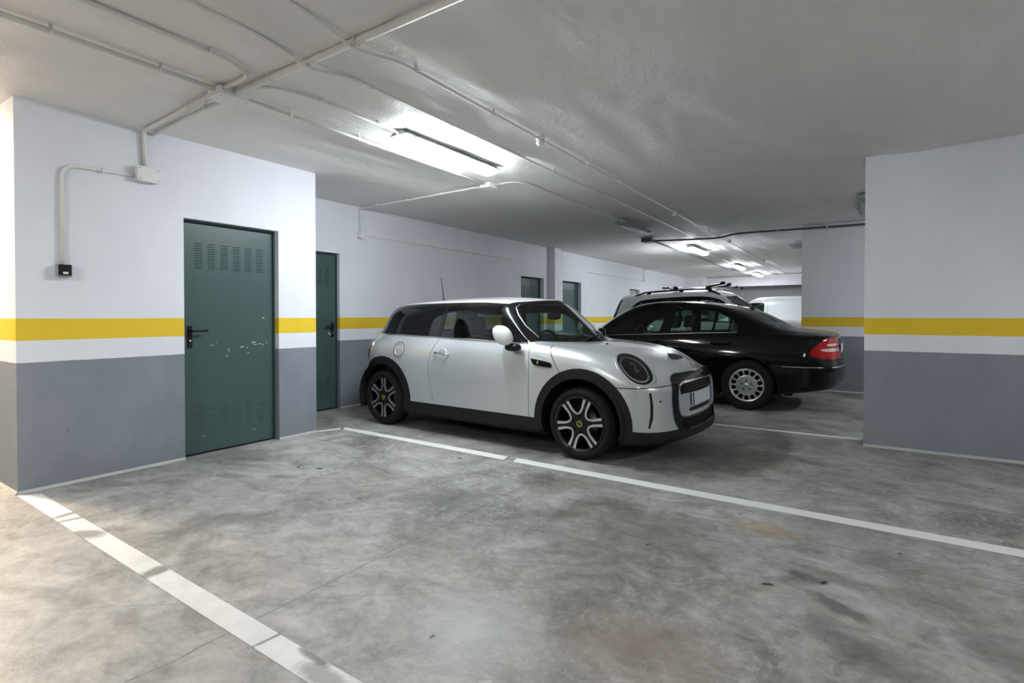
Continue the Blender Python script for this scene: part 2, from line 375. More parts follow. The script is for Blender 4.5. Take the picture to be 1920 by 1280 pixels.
# ================================================================ lamps
M_DIFF = mat('lit_diffuser', (.9, .92, .95), .4, emit=(.88, .95, 1.0), es=TUBE)
M_DIFFL = mat('lit_diffuser_dim', (.9, .9, .9), .4, emit=(.92, .96, 1.0), es=TUBE * .58)  # weaker emission for the added fill lamps and the farthest lamp
M_DIFFW = mat('lit_diffuser_warm', (.9, .85, .8), .4, emit=(1.0, .80, .58), es=WARM)
M_DIFFO = mat('unlit_diffuser', (.30, .31, .32), .25)
M_TRAY = speckle(mat('lamp_tray', (.42, .44, .44), .45), .06, 30)
def tube_lamp(x, y, label, lit=True, fill=False, rz=0., L=1.27, warm=False, z=None, group='ceiling strip lamps'):
    z = z if z is not None else ZC
    r = empty('strip_lamp', (x, y, z), rz, label, 'lamp', group)
    w = .082; tray = [(-w * .94, -.034), (-w - .008, -.040), (-w - .008, -.050), (w + .008, -.050), (w + .008, -.040), (w * .94, -.034), (w * .6, -.012), (-w * .6, -.012)]
    mb = MB().prism(tray, -L / 2, L / 2, 'y'); mb.build('tray', M_TRAY, r, bevel=.004)
    # diffuser: a trough with rounded ends
    sec = []; n = 7
    mb = MB(); rings = []
    for yy, k in ((-L / 2 + .012, .0), (-L / 2 + .018, .55), (-L / 2 + .045, .93), (-L / 2 + .10, 1.), (L / 2 - .10, 1.), (L / 2 - .045, .93), (L / 2 - .018, .55), (L / 2 - .012, .0)):
        ring = []
        for j in range(n + 1):
            a = PI * j / n; cx = math.cos(a); sx = math.sin(a)
            ring.append((math.copysign(abs(cx) ** .6, cx) * (w - .002) * (.94 if k == 0 else 1), yy, -.050 - (sx ** .7 if sx > 0 else 0) * .052 * k))
        rings.append(ring)
    vs = [p for q in rings for p in q]; m1 = n + 1
    fs = [(i * m1 + j, i * m1 + j + 1, (i + 1) * m1 + j + 1, (i + 1) * m1 + j) for i in range(len(rings) - 1) for j in range(n)]
    mb.add(vs, fs).build('diffuser', (M_DIFFW if warm else (M_DIFFL if fill else M_DIFF)) if lit else M_DIFFO, r, True)
    for yy in (-L * .42, -L * .15, L * .15, L * .42):
        for sx in (-1, 1): MB().box(sx * w - .007, sx * w + .007, yy - .011, yy + .011, -.062, -.036).build('clip', M_TRAY, r, bevel=.002)
    MB().tube([(0, -L / 2 - .03, -.03), (0, -L / 2 + .01, -.03)], .013, 8).build('cable_gland', M_PIPE, r, True)
    for k in (-1, 1): MB().box(-.03, .03, k * L * .33 - .02, k * L * .33 + .02, -.014, .006).build('bracket', M_TRAY, r)
    if z < ZC - .05:  # rods added for unseen fill lamps, lowered to spread light over the ceiling
        for k in (-1, 1): MB().tube([(0, k * L * .33, -.01), (0, k * L * .33, ZC - z + .006)], .005, 6).build('suspension_rod', M_TRAY, r)
    return r
tube_lamp(-3.05, 3.60, 'lit white strip lamp above the silver hatchback, largest in view')
tube_lamp(-3.06, 8.10, 'unlit grey strip lamp on the ceiling beyond the brightest one', lit=False)
tube_lamp(-3.0, 11.75, 'lit strip lamp just past the dark ceiling cable')
tube_lamp(-3.02, 16.3, 'second lit strip lamp past the dark ceiling cable')
tube_lamp(-3.02, 19.6, 'farthest lit strip lamp, by the back wall beam', fill=True)
tube_lamp(-.64, 12.1, 'unlit strip lamp half hidden behind the far grey and white pier', lit=False, rz=PI / 2)
tube_lamp(.02, 8.2, 'unlit strip lamp peeking out beside the right pier', lit=False)
# unseen lamps behind and beside the camera; low-hung ones are added ceiling fill
tube_lamp(-3.20, -1.2, 'unseen fill strip lamp behind the viewpoint in the left row', z=2.40)
tube_lamp(1.6, -.6, 'unseen fill strip lamp behind the viewpoint on the right', fill=True, z=2.36)
tube_lamp(2.6, 3.3, 'unseen fill strip lamp right of the frame before the pier', fill=True, z=2.36)
tube_lamp(3.0, 8.0, 'lit strip lamp hidden behind the right pier')
tube_lamp(-6.35, .70, 'warm lit strip lamp left of the store-room block', warm=True, rz=PI / 2)
# ================================================================ conduits, boxes, detectors
RING = {}
def clip_mesh(r):
    k = round(r, 4)
    if k not in RING:
        me = MB().lathe([(r + .0005, -.007), (r + .004, -.007), (r + .004, .007), (r + .0005, .007)], 12, 'y', closed=True).box(-.006, .006, -.007, .007, r, r + .022).mesh('clip')
        me.materials.append(M_PIPE); RING[k] = me
    return RING[k]
def conduit(label, pts, r=.0115, fr=.07, clips=(), m=None, name='conduit', cat='conduit', group='white conduits on the ceiling'):
    P = fillet(pts, fr) if len(pts) > 2 else [Vector(p) for p in pts]
    root = MB().tube(P, r, 10).build(name, m or M_PIPE, None, True); tag(root, label, cat, group)
    for (x, y, z, rz) in clips:
        o = link('clip', clip_mesh(r), None, root); o.location = (x, y, z); o.rotation_euler = (0, 0, rz)
    return root
ZP = ZC - .020
def yclips(x, y0, y1, d=.85, z=ZP): return [(x, y, z, 0) for y in np.arange(y0, y1, d)]
def xclips(y, x0, x1, d=.8, z=ZP): return [(x, y, z, PI / 2) for x in np.arange(x0, x1, d)]
conduit('thick cream pipe crossing the ceiling from the top edge', [(5.5, 1.868, ZP - .006), (-3.385, 1.868, ZP - .006)], .021, clips=xclips(1.868, -3.0, 5, .77, ZP - .006))
conduit('cream pipe from ceiling box bending down the left wall', [(-3.56, 1.80, ZP), (XW1 + .02, 1.858, ZP), (XW1 + .02, 1.868, 2.368)], .0155, .06, clips=xclips(1.812, -3.9, -3.6, .5))
conduit('short cream pipe beside the bent one, ending at the left wall', [(-3.56, 1.885, ZP - .002), (XW1 + .01, 1.932, ZP - .002)], .0155, clips=xclips(1.885, -3.8, -3.6, .5))
conduit('grey conduit running out of frame from the ceiling box', [(-3.455, -6.5, ZP), (-3.455, 1.78, ZP)], .0155, clips=yclips(-3.455, .45, 1.7, .5))
conduit('white conduit from the ceiling box toward the lit lamp box', [(-3.445, 1.95, ZP), (-3.46, 4.65, ZP)], .0125, clips=yclips(-3.45, 2.3, 4.6, .62))
conduit('conduit bending to join the ceiling box beside the thick pipe', [(-2.93, -6.5, ZP), (-3.0, 1.60, ZP), (-3.09, 1.79, ZP), (-3.384, 1.793, ZP)], .0125, .09, clips=yclips(-2.98, .9, 1.6, .6))
conduit('thin conduit from the thick pipe into the lit lamp', [(-3.30, 1.90, ZP), (-3.14, 1.925, ZP), (-3.05, 2.15, ZP), (-3.05, 2.95, ZP - .01)], .010, .12, clips=yclips(-3.05, 2.25, 2.9, .5))
for X, lab, n in ((-2.60, 'thin conduit dipping over the thick pipe, nearer the lit lamp', 0), (-2.215, 'thin conduit with smoke detectors dipping over the thick pipe', 1)):
    conduit(lab, [(X + .02, -6.5, ZP), (X, 1.50, ZP), (X - .03, 1.74, ZP - .012), (X - .04, 1.87, ZP - .040), (X - .03, 2.0, ZP - .018), (X, 2.16, ZP), (X, 20.55, ZP)], .0095, .10,
            clips=yclips(X, 1.1, 1.4) + yclips(X, 2.3, 12, .78))
conduit('white conduit from second ceiling box to the recessed wall box', [(-3.536, 4.735, ZP), (XW2 + .016, 4.80, ZP), (XW2 + .016, 4.81, 2.33)], .010, .06, clips=xclips(4.765, -5.3, -3.6, .55))
conduit('conduit from second ceiling box bending to the unlit lamp', [(-3.394, 4.745, ZP), (-3.12, 4.76, ZP), (-3.07, 5.0, ZP), (-3.06, 7.45, ZP - .012)], .009, .14, clips=[(-3.3, 4.75, ZP, PI / 2)])
conduit('thin white trunking along the recessed wall', [(XW2 + .009, 4.90, 2.30), (XW2 + .009, 8.6, 2.30)], .008, group='wall conduits')
conduit('thin trunking along the wall past the pier', [(XW2 + .009, 11.8, 2.29), (XW2 + .009, 19.5, 2.29)], .008, group='wall conduits')
conduit('drop conduit on the far left wall above the rooftop rack', [(-3.4, 15.8, ZP), (XW2 + .016, 15.84, ZP), (XW2 + .016, 15.84, 2.36)], .010, .06, group='wall conduits')
conduit('dark grey cable run across the ceiling to the far pier', [(-3.294, 9.75, ZP - .033), (-2.75, 9.92, ZP - .033), (-2.2, 10.05, ZP - .033), (-1.83, 9.66, ZP - .033), (.02, 9.78, ZP - .033), (5, 9.80, ZP - .033)], .017, .2, m=M_PIPEG, clips=[(-1.2, 9.70, ZP - .033, PI / 2), (-.5, 9.745, ZP - .033, PI / 2), (-2.9, 9.87, ZP - .033, 1.3)], group=None)
conduit('dark conduit running past the far lit lamps to the back', [(-3.40, 9.85, ZP), (-3.40, 20.9, ZP)], .013, m=M_PIPEG, clips=yclips(-3.40, 10.4, 20, 1.3), group=None)
conduit('conduit running along the beam at the back', [(-4.9, 20.6, ZP - .01), (5, 20.6, ZP - .01)], .014, clips=xclips(20.6, -4, 2, 1.1, ZP - .01))
conduit('conduit linking the far lit lamps to the back', [(-3.02, 12.42, ZP), (-3.02, 15.6, ZP)], .010)
wall_run = conduit('conduit descending to the wall switch on the left wall', [(XW1 + .014, 1.80, 2.292), (XW1 + .014, 1.347, 2.275), (XW1 + .014, 1.347, 1.56)], .0125, .10,
        clips=[], group='wall conduits')
for (y, z) in ((1.59, 2.284),): MB().box(XW1, XW1 + .03, y - .006, y + .006, z - .018, z + .018).build('clip', M_PIPE, wall_run)
def jbox(label, x0, x1, y0, y1, z0, z1, axis, name='junction_box', group=None, m=None, lugs=True):
    """body plus proud lid and four screws; axis = direction the lid faces"""
    c = ((x0 + x1) / 2, (y0 + y1) / 2, (z0 + z1) / 2); r = empty(name, c, 0, label, 'junction box', group)
    hx, hy, hz = (x1 - x0) / 2, (y1 - y0) / 2, (z1 - z0) / 2; m = m or M_BOX
    if axis == 'x':
        MB().box(-hx, hx * .55, -hy, hy, -hz, hz).build('box_body', m, r, bevel=.005)
        MB().box(hx * .57, hx, -hy - .004, hy + .004, -hz - .004, hz + .004).build('lid', m, r, bevel=.005)
        S4 = [(hx, sy * (hy - .014), sz * (hz - .014)) for sy in (-1, 1) for sz in (-1, 1)]
    else:
        MB().box(-hx, hx, -hy, hy, -hz * .55, hz).build('box_body', m, r, bevel=.005)
        MB().box(-hx - .004, hx + .004, -hy - .004, hy + .004, -hz, -hz * .57).build('lid', m, r, bevel=.005)
        S4 = [(sx * (hx - .014), sy * (hy - .014), -hz) for sx in (-1, 1) for sy in (-1, 1)]
    for p in S4: MB().lathe([(0, -.002), (.006, -.002), (.006, .002), (0, .002)], 8, 'x' if axis == 'x' else 'z', p).build('screw', M_TRAY, r)
    return r
jbox('white junction box on the left wall above the switch', XW1, XW1 + .065, 1.80, 1.955, 2.255, 2.365, 'x', group=None)
jbox('long white ceiling box where the thick pipe ends', -3.55, -3.39, 1.765, 1.955, ZC - .065, ZC - .006, 'z')
jbox('small white ceiling box at the end of the lit lamp', -3.53, -3.40, 4.655, 4.80, ZC - .06, ZC - .006, 'z')
jbox('small white box on the recessed wall under its conduit', XW2, XW2 + .05, 4.77, 4.86, 2.255, 2.335, 'x')
jbox('dark grey ceiling box at the start of the dark cable', -3.50, -3.30, 9.62, 9.86, ZC - .075, ZC - .006, 'z', m=M_PIPEG)
jbox('small box on the far left wall under its drop conduit', XW2, XW2 + .05, 15.79, 15.89, 2.27, 2.36, 'x')
# wall switch
sw = empty('light_switch', (XW1, 1.352, 1.523), 0, 'black wall switch with white rocker under the conduit', 'switch')
MB().box(0, .045, -.042, .042, -.042, .044).build('switch_box', mat('switch_grey', (.35, .36, .38), .5), sw, bevel=.004)
MB().box(.045, .054, -.037, .037, -.034, .041).build('switch_plate', M_BLKP, sw, bevel=.003)
MB().box(.054, .060, -.014, .016, -.026, -.010).build('rocker', M_BOX, sw, bevel=.002)
# smoke detectors
def detector(x, y, label, s=1.):
    r = empty('smoke_detector', (x, y, ZC), 0, label, 'smoke detector', 'ceiling detectors')
    MB().lathe([(0, -.004), (.036 * s, -.004), (.036 * s, -.026), (.030 * s, -.032), (0, -.032)], 20).build('detector_base', M_BOX, r, True)
    MB().lathe([(0, -.036), (.024 * s, -.036), (.034 * s, -.044), (.034 * s, -.058), (.024 * s, -.068), (0, -.07)], 20).build('sensor_head', M_BOX, r, True)
    for k in range(5):
        a = k * PI * .4; MB().box(.030 * s * math.cos(a) - .003, .030 * s * math.cos(a) + .003, .030 * s * math.sin(a) - .003, .030 * s * math.sin(a) + .003, -.045, -.030).build('vent_rib', M_TRAY, r)
detector(-2.215, 3.74, 'white smoke detector on the conduit right of the lit lamp')
detector(-2.215, 7.40, 'small pale smoke detector farther along the same conduit', .8)
detector(-2.16, 10.75, 'dark-looking smoke detector just past the dark ceiling cable', .9)
detector(-2.16, 14.9, 'farthest smoke detector, in front of the back beam', .9)
# fire alarm sounder on the far wall
fa = empty('fire_alarm', (-4.93, 20.30, 1.95), 0, 'small red and white fire alarm box on the far white pier', 'alarm')
MB().box(-.07, .07, -.06, 0, .0, .22).build('alarm_body', mat('alarm_red', (.55, .02, .03), .4), fa, bevel=.01)
MB().box(-.05, .05, -.07, -.06, .03, .09).build('alarm_plate', M_BOX, fa, bevel=.004)
MB().box(-.06, .06, -.05, 0, -.2, -.02).build('call_point', M_BOX, fa, bevel=.008)
# ================================================================ car-body engine
from mathutils.bvhtree import BVHTree
def _basis(t): return np.array([(1 - t) ** 3, 3 * t ** 3 - 6 * t ** 2 + 4, -3 * t ** 3 + 3 * t ** 2 + 3 * t + 1, t ** 3]) / 6
def _ext(P, lo, hi):
    def g(a, b, kind): return b * np.array([1, -1, 1.]) if kind == 'mirror' else 2 * a - b
    return np.concatenate([g(P[0], P[1], lo)[None], P, g(P[-1], P[-2], hi)[None]], 0)
def _knots(P, lo, hi):
    E = _ext(P, lo, hi); return (E[:-2] + 4 * E[1:-1] + E[2:]) / 6
def _spl(P, n, lo, hi):
    E = _ext(P, lo, hi); out = []
    for i in range(len(P) - 1):
        for k in range(n): out.append(np.tensordot(_basis(k / n), E[i:i + 4], (0, 0)))
    out.append((E[-3] + 4 * E[-2] + E[-1]) / 6); return np.array(out)
VIEWS = {'side': ((1, 0, 0), (0, 0, 1), (0, 1, 0)), 'front': ((0, 1, 0), (0, 0, 1), (1, 0, 0)), 'rear': ((0, 1, 0), (0, 0, 1), (-1, 0, 0)), 'top': ((1, 0, 0), (0, 1, 0), (0, 0, 1))}
def circle(cx, cz, r, n=40, a0=0, a1=2 * PI, rz=None):
    full = abs(a1 - a0 - 2 * PI) < 1e-6; k = n if full else n + 1; rz = rz or r
    return [(cx + r * math.cos(a0 + (a1 - a0) * i / n), cz + rz * math.sin(a0 + (a1 - a0) * i / n)) for i in range(k)]
def inset(poly, d):
    """shrink a closed polygon by d"""
    n = len(poly); A = sum(poly[i][0] * poly[(i + 1) % n][1] - poly[(i + 1) % n][0] * poly[i][1] for i in range(n)); s = 1 if A > 0 else -1; out = []
    for i in range(n):
        p, q, r = (Vector(poly[k % n]) for k in (i - 1, i, i + 1)); a = (q - p).normalized(); b = (r - q).normalized()
        na = Vector((-a.y, a.x)) * s; nb = Vector((-b.y, b.x)) * s; m = na + nb
        m = m / max(m.length_squared / 2, .3) if m.length > 1e-6 else na
        out.append(tuple(q + m * d))
    return out
def strip(line, w):
    P = [Vector(p) for p in line]; L = []; R = []
    for i, p in enumerate(P):
        t = ((P[i + 1] - p).normalized() if i < len(P) - 1 else Vector((0, 0))) + ((p - P[i - 1]).normalized() if i else Vector((0, 0))); t.normalize()
        n = Vector((-t.y, t.x)) * w / 2; L.append(tuple(p + n)); R.append(tuple(p - n))
    return L + R[::-1]
def smoothpoly(pts, n=4, closed=True):
    """Catmull-Rom through the points"""
    P = [np.array(p, float) for p in pts]; N = len(P); out = []
    for i in range(N if closed else N - 1):
        if closed: a, b, c, d = P[i - 1], P[i], P[(i + 1) % N], P[(i + 2) % N]
        else: a, b, c, d = P[max(i - 1, 0)], P[i], P[i + 1], P[min(i + 2, N - 1)]
        for k in range(n):
            t = k / n; out.append(tuple(.5 * ((2 * b) + (c - a) * t + (2 * a - 5 * b + 4 * c - d) * t * t + (3 * b - a - 3 * c + d) * t ** 3)))
    if not closed: out.append(tuple(P[-1]))
    return out
class Shell:
    def __init__(s, net, nu=7, nv=6):
        P = np.array(net, float); Q = P.copy()          # rows j (bottom to top) x columns i (rear to front)
        for _ in range(2):
            K = np.array([_knots(r, 'mirror', 'mirror') for r in Q]); K = _knots(K, 'nat', 'mirror'); Q = Q + (P - K)
            Q[:, 0, 1] = 0; Q[:, -1, 1] = 0; Q[-1, :, 1] = 0
        G = np.array([_spl(r, nu, 'mirror', 'mirror') for r in Q]); G = _spl(G, nv, 'nat', 'mirror')
        G[:, 0, 1] = 0; G[:, -1, 1] = 0; G[-1, :, 1] = 0
        nj, ni = G.shape[:2]; du = np.gradient(G, axis=1); dv = np.gradient(G, axis=0)
        N = np.cross(du, dv); N /= np.maximum(np.linalg.norm(N, axis=2, keepdims=True), 1e-9)
        # orientation: outward on the +y half
        if N[nj // 3, ni // 2, 1] < 0: N = -N
        N[:, 0, 1] = 0; N[:, -1, 1] = 0; N[-1, :, 1] = 0
        L = np.linalg.norm(N, axis=2, keepdims=True); bad = L[..., 0] < .3
        N /= np.maximum(L, 1e-6); N[bad] = (0, 0, 1)
        s.P = [tuple(p) for p in G.reshape(-1, 3)]; s.N = [tuple(p) for p in N.reshape(-1, 3)]
        s.UV = [(i / nu, j / nv) for j in range(nj) for i in range(ni)]
        s.F = [[j * ni + i, j * ni + i + 1, (j + 1) * ni + i + 1, (j + 1) * ni + i] for j in range(nj - 1) for i in range(ni - 1)]
        s.L = ['paint'] * len(s.F); s.GUV = list(s.UV)
        s.bvh = BVHTree.FromPolygons(s.P, [f[:] for f in s.F]); s.BF = [f[:] for f in s.F]; s.cuts = 0
    def uvp(s, u, v, off=0.):
        k = min(range(len(s.GUV)), key=lambda i: (s.GUV[i][0] - u) ** 2 + (s.GUV[i][1] - v) ** 2); return Vector(s.P[k]) + Vector(s.N[k]) * off
    def proj(s, view, a, b, off=0.):
        A, B, D = (Vector(q) for q in VIEWS[view]) if isinstance(view, str) else view
        o = A * a + B * b + D * 6; hit, nr, idx, d = s.bvh.ray_cast(o, -D)
        if hit is None:
            hit, nr, idx, d = s.bvh.find_nearest(A * a + B * b + D * 1.)
        f = s.BF[idx]; n = Vector(); wsum = 0
        for k in f:
            ww = 1 / ((Vector(s.P[k]) - hit).length + 1e-4); n += Vector(s.N[k]) * ww
        n.normalize(); return hit + n * off, n
    def cut(s, view, poly, label, only=None, uv=None, mind=.03, maxlen=None):
        uvmode = view == 'uv'
        if not uvmode: A, B, D = (Vector(q) for q in VIEWS[view]) if isinstance(view, str) else view
        n = len(poly); xs = [p[0] for p in poly]; ys = [p[1] for p in poly]; bx0, bx1, by0, by1 = min(xs), max(xs), min(ys), max(ys)
        E = []
        for k in range(n):
            p, q = poly[k], poly[(k + 1) % n]
            if abs(p[0] - q[0]) + abs(p[1] - q[1]) < 1e-7: continue
            E.append((p[0], p[1], q[0], q[1], min(p[0], q[0]), max(p[0], q[0]), min(p[1], q[1]), max(p[1], q[1])))
        c2 = {}
        def xy(v):
            r = c2.get(v)
            if r is None:
                if uvmode: r = s.UV[v]
                else:
                    P = s.P[v]; r = (A[0] * P[0] + A[1] * P[1] + A[2] * P[2], B[0] * P[0] + B[1] * P[1] + B[2] * P[2])
                c2[v] = r
            return r
        def inside(x, y):
            c = False
            for (ax, ay, bx, by, *_r) in E:
                if (ay > y) != (by > y) and x < (bx - ax) * (y - ay) / (by - ay) + ax: c = not c
            return c
        cache = {}; nf = []; nl = []
        for f, lab in zip(s.F, s.L):
            if only is not None and lab not in only: nf.append(f); nl.append(lab); continue
            pts = [xy(v) for v in f]; fx0 = min(p[0] for p in pts); fx1 = max(p[0] for p in pts); fy0 = min(p[1] for p in pts); fy1 = max(p[1] for p in pts)
            ok = fx1 > bx0 and fx0 < bx1 and fy1 > by0 and fy0 < by1
            if ok and not uvmode:
                nx = sum(s.N[v][0] for v in f); ny = sum(s.N[v][1] for v in f); nz = sum(s.N[v][2] for v in f)
                ok = (nx * D[0] + ny * D[1] + nz * D[2]) / len(f) > mind
            if ok and uv is not None:
                u = sum(s.UV[v][0] for v in f) / len(f); v_ = sum(s.UV[v][1] for v in f) / len(f); ok = uv[0] <= u <= uv[1] and uv[2] <= v_ <= uv[3]
            if not ok: nf.append(f); nl.append(lab); continue
            pieces = [f]
            for ei, (ax, ay, bx, by, ex0, ex1, ey0, ey1) in enumerate(E):
                if ex1 < fx0 or ex0 > fx1 or ey1 < fy0 or ey0 > fy1: continue
                nxt = []; dx, dy = bx - ax, by - ay; LL = dx * dx + dy * dy; Ln = math.sqrt(LL)
                for pc in pieces:
                    d = [((xy(v)[0] - ax) * dy - (xy(v)[1] - ay) * dx) / Ln for v in pc]
                    if min(d) > -1e-6 or max(d) < 1e-6: nxt.append(pc); continue
                    # does the segment touch the piece?
                    ts = []
                    m = len(pc)
                    for k in range(m):
                        d0, d1 = d[k], d[(k + 1) % m]
                        if (d0 > 0) != (d1 > 0):
                            t = d0 / (d0 - d1); p0 = xy(pc[k]); p1 = xy(pc[(k + 1) % m]); X = p0[0] + (p1[0] - p0[0]) * t; Y = p0[1] + (p1[1] - p0[1]) * t
                            ts.append(((X - ax) * dx + (Y - ay) * dy) / LL)
                    if len(ts) < 2 or max(ts) < 1e-6 or min(ts) > 1 - 1e-6: nxt.append(pc); continue
                    a_, b_ = [], []
                    for k in range(m):
                        v0, v1 = pc[k], pc[(k + 1) % m]; d0, d1 = d[k], d[(k + 1) % m]
                        if d0 >= -1e-6: a_.append(v0)
                        if d0 <= 1e-6: b_.append(v0)
                        if (d0 > 1e-6 and d1 < -1e-6) or (d0 < -1e-6 and d1 > 1e-6):
                            key = (min(v0, v1), max(v0, v1), ei); w_ = cache.get(key)
                            if w_ is None:
                                t = d0 / (d0 - d1); w_ = len(s.P); cache[key] = w_
                                s.P.append(tuple(x + (y - x) * t for x, y in zip(s.P[v0], s.P[v1])))
                                nn = Vector([x + (y - x) * t for x, y in zip(s.N[v0], s.N[v1])]).normalized(); s.N.append(tuple(nn))
                                s.UV.append(tuple(x + (y - x) * t for x, y in zip(s.UV[v0], s.UV[v1])))
                            a_.append(w_); b_.append(w_)
                    if len(a_) > 2: nxt.append(a_)
                    if len(b_) > 2: nxt.append(b_)
                pieces = nxt
            for pc in pieces:
                cx = sum(xy(v)[0] for v in pc) / len(pc); cy = sum(xy(v)[1] for v in pc) / len(pc)
                nf.append(pc); nl.append(label if inside(cx, cy) else lab)
        s.F, s.L = nf, nl
    def emit(s, labels, name, m, parent, sides='both', off=0., skirt=.010, raise_skirt=False):
        """sides: 'both' = one mirrored mesh, 'each' = two objects, 'right' / 'left' = one of them"""
        if isinstance(labels, str): labels = {labels}
        F = [f for f, l in zip(s.F, s.L) if l in labels]
        if not F: return []
        ids = {}; V = []; N = []
        for f in F:
            for v in f:
                if v not in ids:
                    ids[v] = len(V); p = Vector(s.P[v]); n = Vector(s.N[v]); V.append(p + n * off); N.append(n)
        FF = [[ids[v] for v in f] for f in F]; ec = {}
        for f in FF:
            for k in range(len(f)):
                a, b = f[k], f[(k + 1) % len(f)]; ec[(a, b)] = ec.get((a, b), 0) + 1
        if skirt:
            for (a, b) in [e for e in ec if (e[1], e[0]) not in ec]:
                if abs(V[a].y) < 1e-5 and abs(V[b].y) < 1e-5: continue
                k = len(V); t = (V[b] - V[a]); q = t.cross(N[a] + N[b])
                if q.length < 1e-9: continue
                q = (q.normalized() + (N[a] + N[b]).normalized() * .2).normalized()
                V += [V[a].copy(), V[b].copy(), V[b] - N[b] * skirt, V[a] - N[a] * skirt]; N += [q, q, q, q]; FF.append([k + 1, k, k + 3, k + 2])
        for i, f in enumerate(FF):          # winding follows the stored outward normals
            nw = Vector()
            for k in range(len(f)): nw += V[f[k]].cross(V[f[(k + 1) % len(f)]])
            if nw.dot(N[f[0]] + N[f[1]] + N[f[2]]) < 0: FF[i] = f[::-1]
        def mk(sgns):
            VV, NN, FFF = [], [], []
            for sg in sgns:
                k = len(VV); VV += [(p.x, p.y * sg, p.z) for p in V]; NN += [(p.x, p.y * sg, p.z) for p in N]
                FFF += [[i + k for i in (f if sg > 0 else f[::-1])] for f in FF]
            me = bpy.data.meshes.new(name); me.from_pydata(VV, [], FFF)
            for p in me.polygons: p.use_smooth = True
            me.update()
            me.normals_split_custom_set_from_vertices(NN)
            return link(name, me, m, parent)
        if sides == 'both': return [mk((1, -1))]
        if sides == 'each': return [mk((1,)), mk((-1,))]
        return [mk((1,))] if sides == 'left' else [mk((-1,))]
def make_net(cols, rows, bulge=.012, crown=2.2, xmid=None):
    """cols: (Px,Py, Bx,By,Bz, Rx,Ry,Rz, Tx,Tz) from rear centre to front centre; rows: (z_rear,z_mid,z_front, inset_side, inset_front, inset_rear)"""
    n = len(cols); net = []; P = np.array([(c[0], c[1]) for c in cols]); T = np.gradient(P, axis=0); NR = np.stack([T[:, 1], -T[:, 0]], 1)
    NR /= np.linalg.norm(NR, axis=1, keepdims=True)
    if NR[n // 2, 1] < 0: NR = -NR
    NR[0] = (-1, 0); NR[-1] = (1, 0)
    x0, x1 = P[0, 0], P[-1, 0]; L = x1 - x0
    def zmix(x, r):
        t = (x - x0) / L
        if t < .25: k = t / .25; k = k * k * (3 - 2 * k); return r[0] * (1 - k) + r[1] * k
        if t > .78: k = (t - .78) / .22; k = k * k * (3 - 2 * k); return r[1] * (1 - k) + r[2] * k
        return r[1]
    for r in rows:
        row = []
        for k in range(n):
            nx, ny = NR[k]; fx = max(nx, 0) ** 2; rx = max(-nx, 0) ** 2; ins = r[3] * ny * ny + r[4] * fx + r[5] * rx
            row.append((P[k, 0] - nx * ins, max(P[k, 1] - ny * ins, 0) if 0 < k < n - 1 else 0, zmix(P[k, 0], r)))
        net.append(row)
    for j in range(6):
        row = []
        for c in cols:
            B = np.array(c[2:5]); R = np.array(c[5:8]); T_ = np.array([c[8], 0, c[9]])
            if j == 0: q = B
            elif j == 1:
                q = (B + R) / 2; h = np.array([R[0] - B[0], R[1] - B[1]]); d = np.array([0, 1.]) if B[1] > .05 else np.array([0, 0]); q = q + np.array([0, bulge if B[1] > .05 else 0, 0])
            elif j == 2: q = R
            else:
                t = (0, 0, 0, .36, .70, 1.)[j]; q = R + (T_ - R) * t; q[2] = T_[2] - (T_[2] - R[2]) * (1 - t) ** crown
            row.append(tuple(q))
        net.append(row)
    net = np.array(net); net[:, 0, 1] = 0; net[:, -1, 1] = 0
    return net

# ---------------------------------------------------------------- car materials
def glass_material(name, tint, ior=1.5, rough=0.0):
    m = bpy.data.materials.new(name); m.use_nodes = True; t = m.node_tree; t.nodes.remove(t.nodes['Principled BSDF']); out = t.nodes['Material Output']
    tr = t.nodes.new('ShaderNodeBsdfTransparent'); tr.inputs[0].default_value = (*tint, 1)
    gl = t.nodes.new('ShaderNodeBsdfGlossy'); gl.inputs['Roughness'].default_value = rough; gl.inputs[0].default_value = (1, 1, 1, 1)
    fr = t.nodes.new('ShaderNodeFresnel'); fr.inputs[0].default_value = ior; mx = t.nodes.new('ShaderNodeMixShader')
    t.links.new(fr.outputs[0], mx.inputs[0]); t.links.new(tr.outputs[0], mx.inputs[1]); t.links.new(gl.outputs[0], mx.inputs[2]); t.links.new(mx.outputs[0], out.inputs[0])
    return m
M_GLASS = glass_material('window_glass', (.70, .86, .81)); M_GLASSD = glass_material('tinted_glass', (.26, .31, .30)); M_LENS = glass_material('lamp_lens', (.92, .93, .94))
M_TYRE = speckle(mat('tyre_rubber', (.009, .009, .0095), .75, spec=.3), .2, 60, .1)
M_WELL = mat('wheel_well', (.006, .006, .006), .9)
M_CLAD = speckle(mat('cladding_plastic', (.0105, .0105, .0115), .55, spec=.3), .12, 140, .08)
M_GLOSSBLK = mat('gloss_black', (.004, .004, .005), .12, spec=.4)
M_SEAM = mat('panel_seam', (.012, .012, .012), .8)
M_SILVER = speckle(mat('wheel_silver', (.62, .63, .64), .30, .85), .04, 60)
M_DARKIN = speckle(mat('dark_interior', (.02, .02, .021), .75), .15, 60)
M_GREYIN = speckle(mat('grey_interior', (.075, .075, .075), .8), .1, 60)
M_PLATE = mat('plate_white', (.72, .73, .76), .4); M_EUBLUE = mat('plate_blue', (.02, .06, .30), .4)

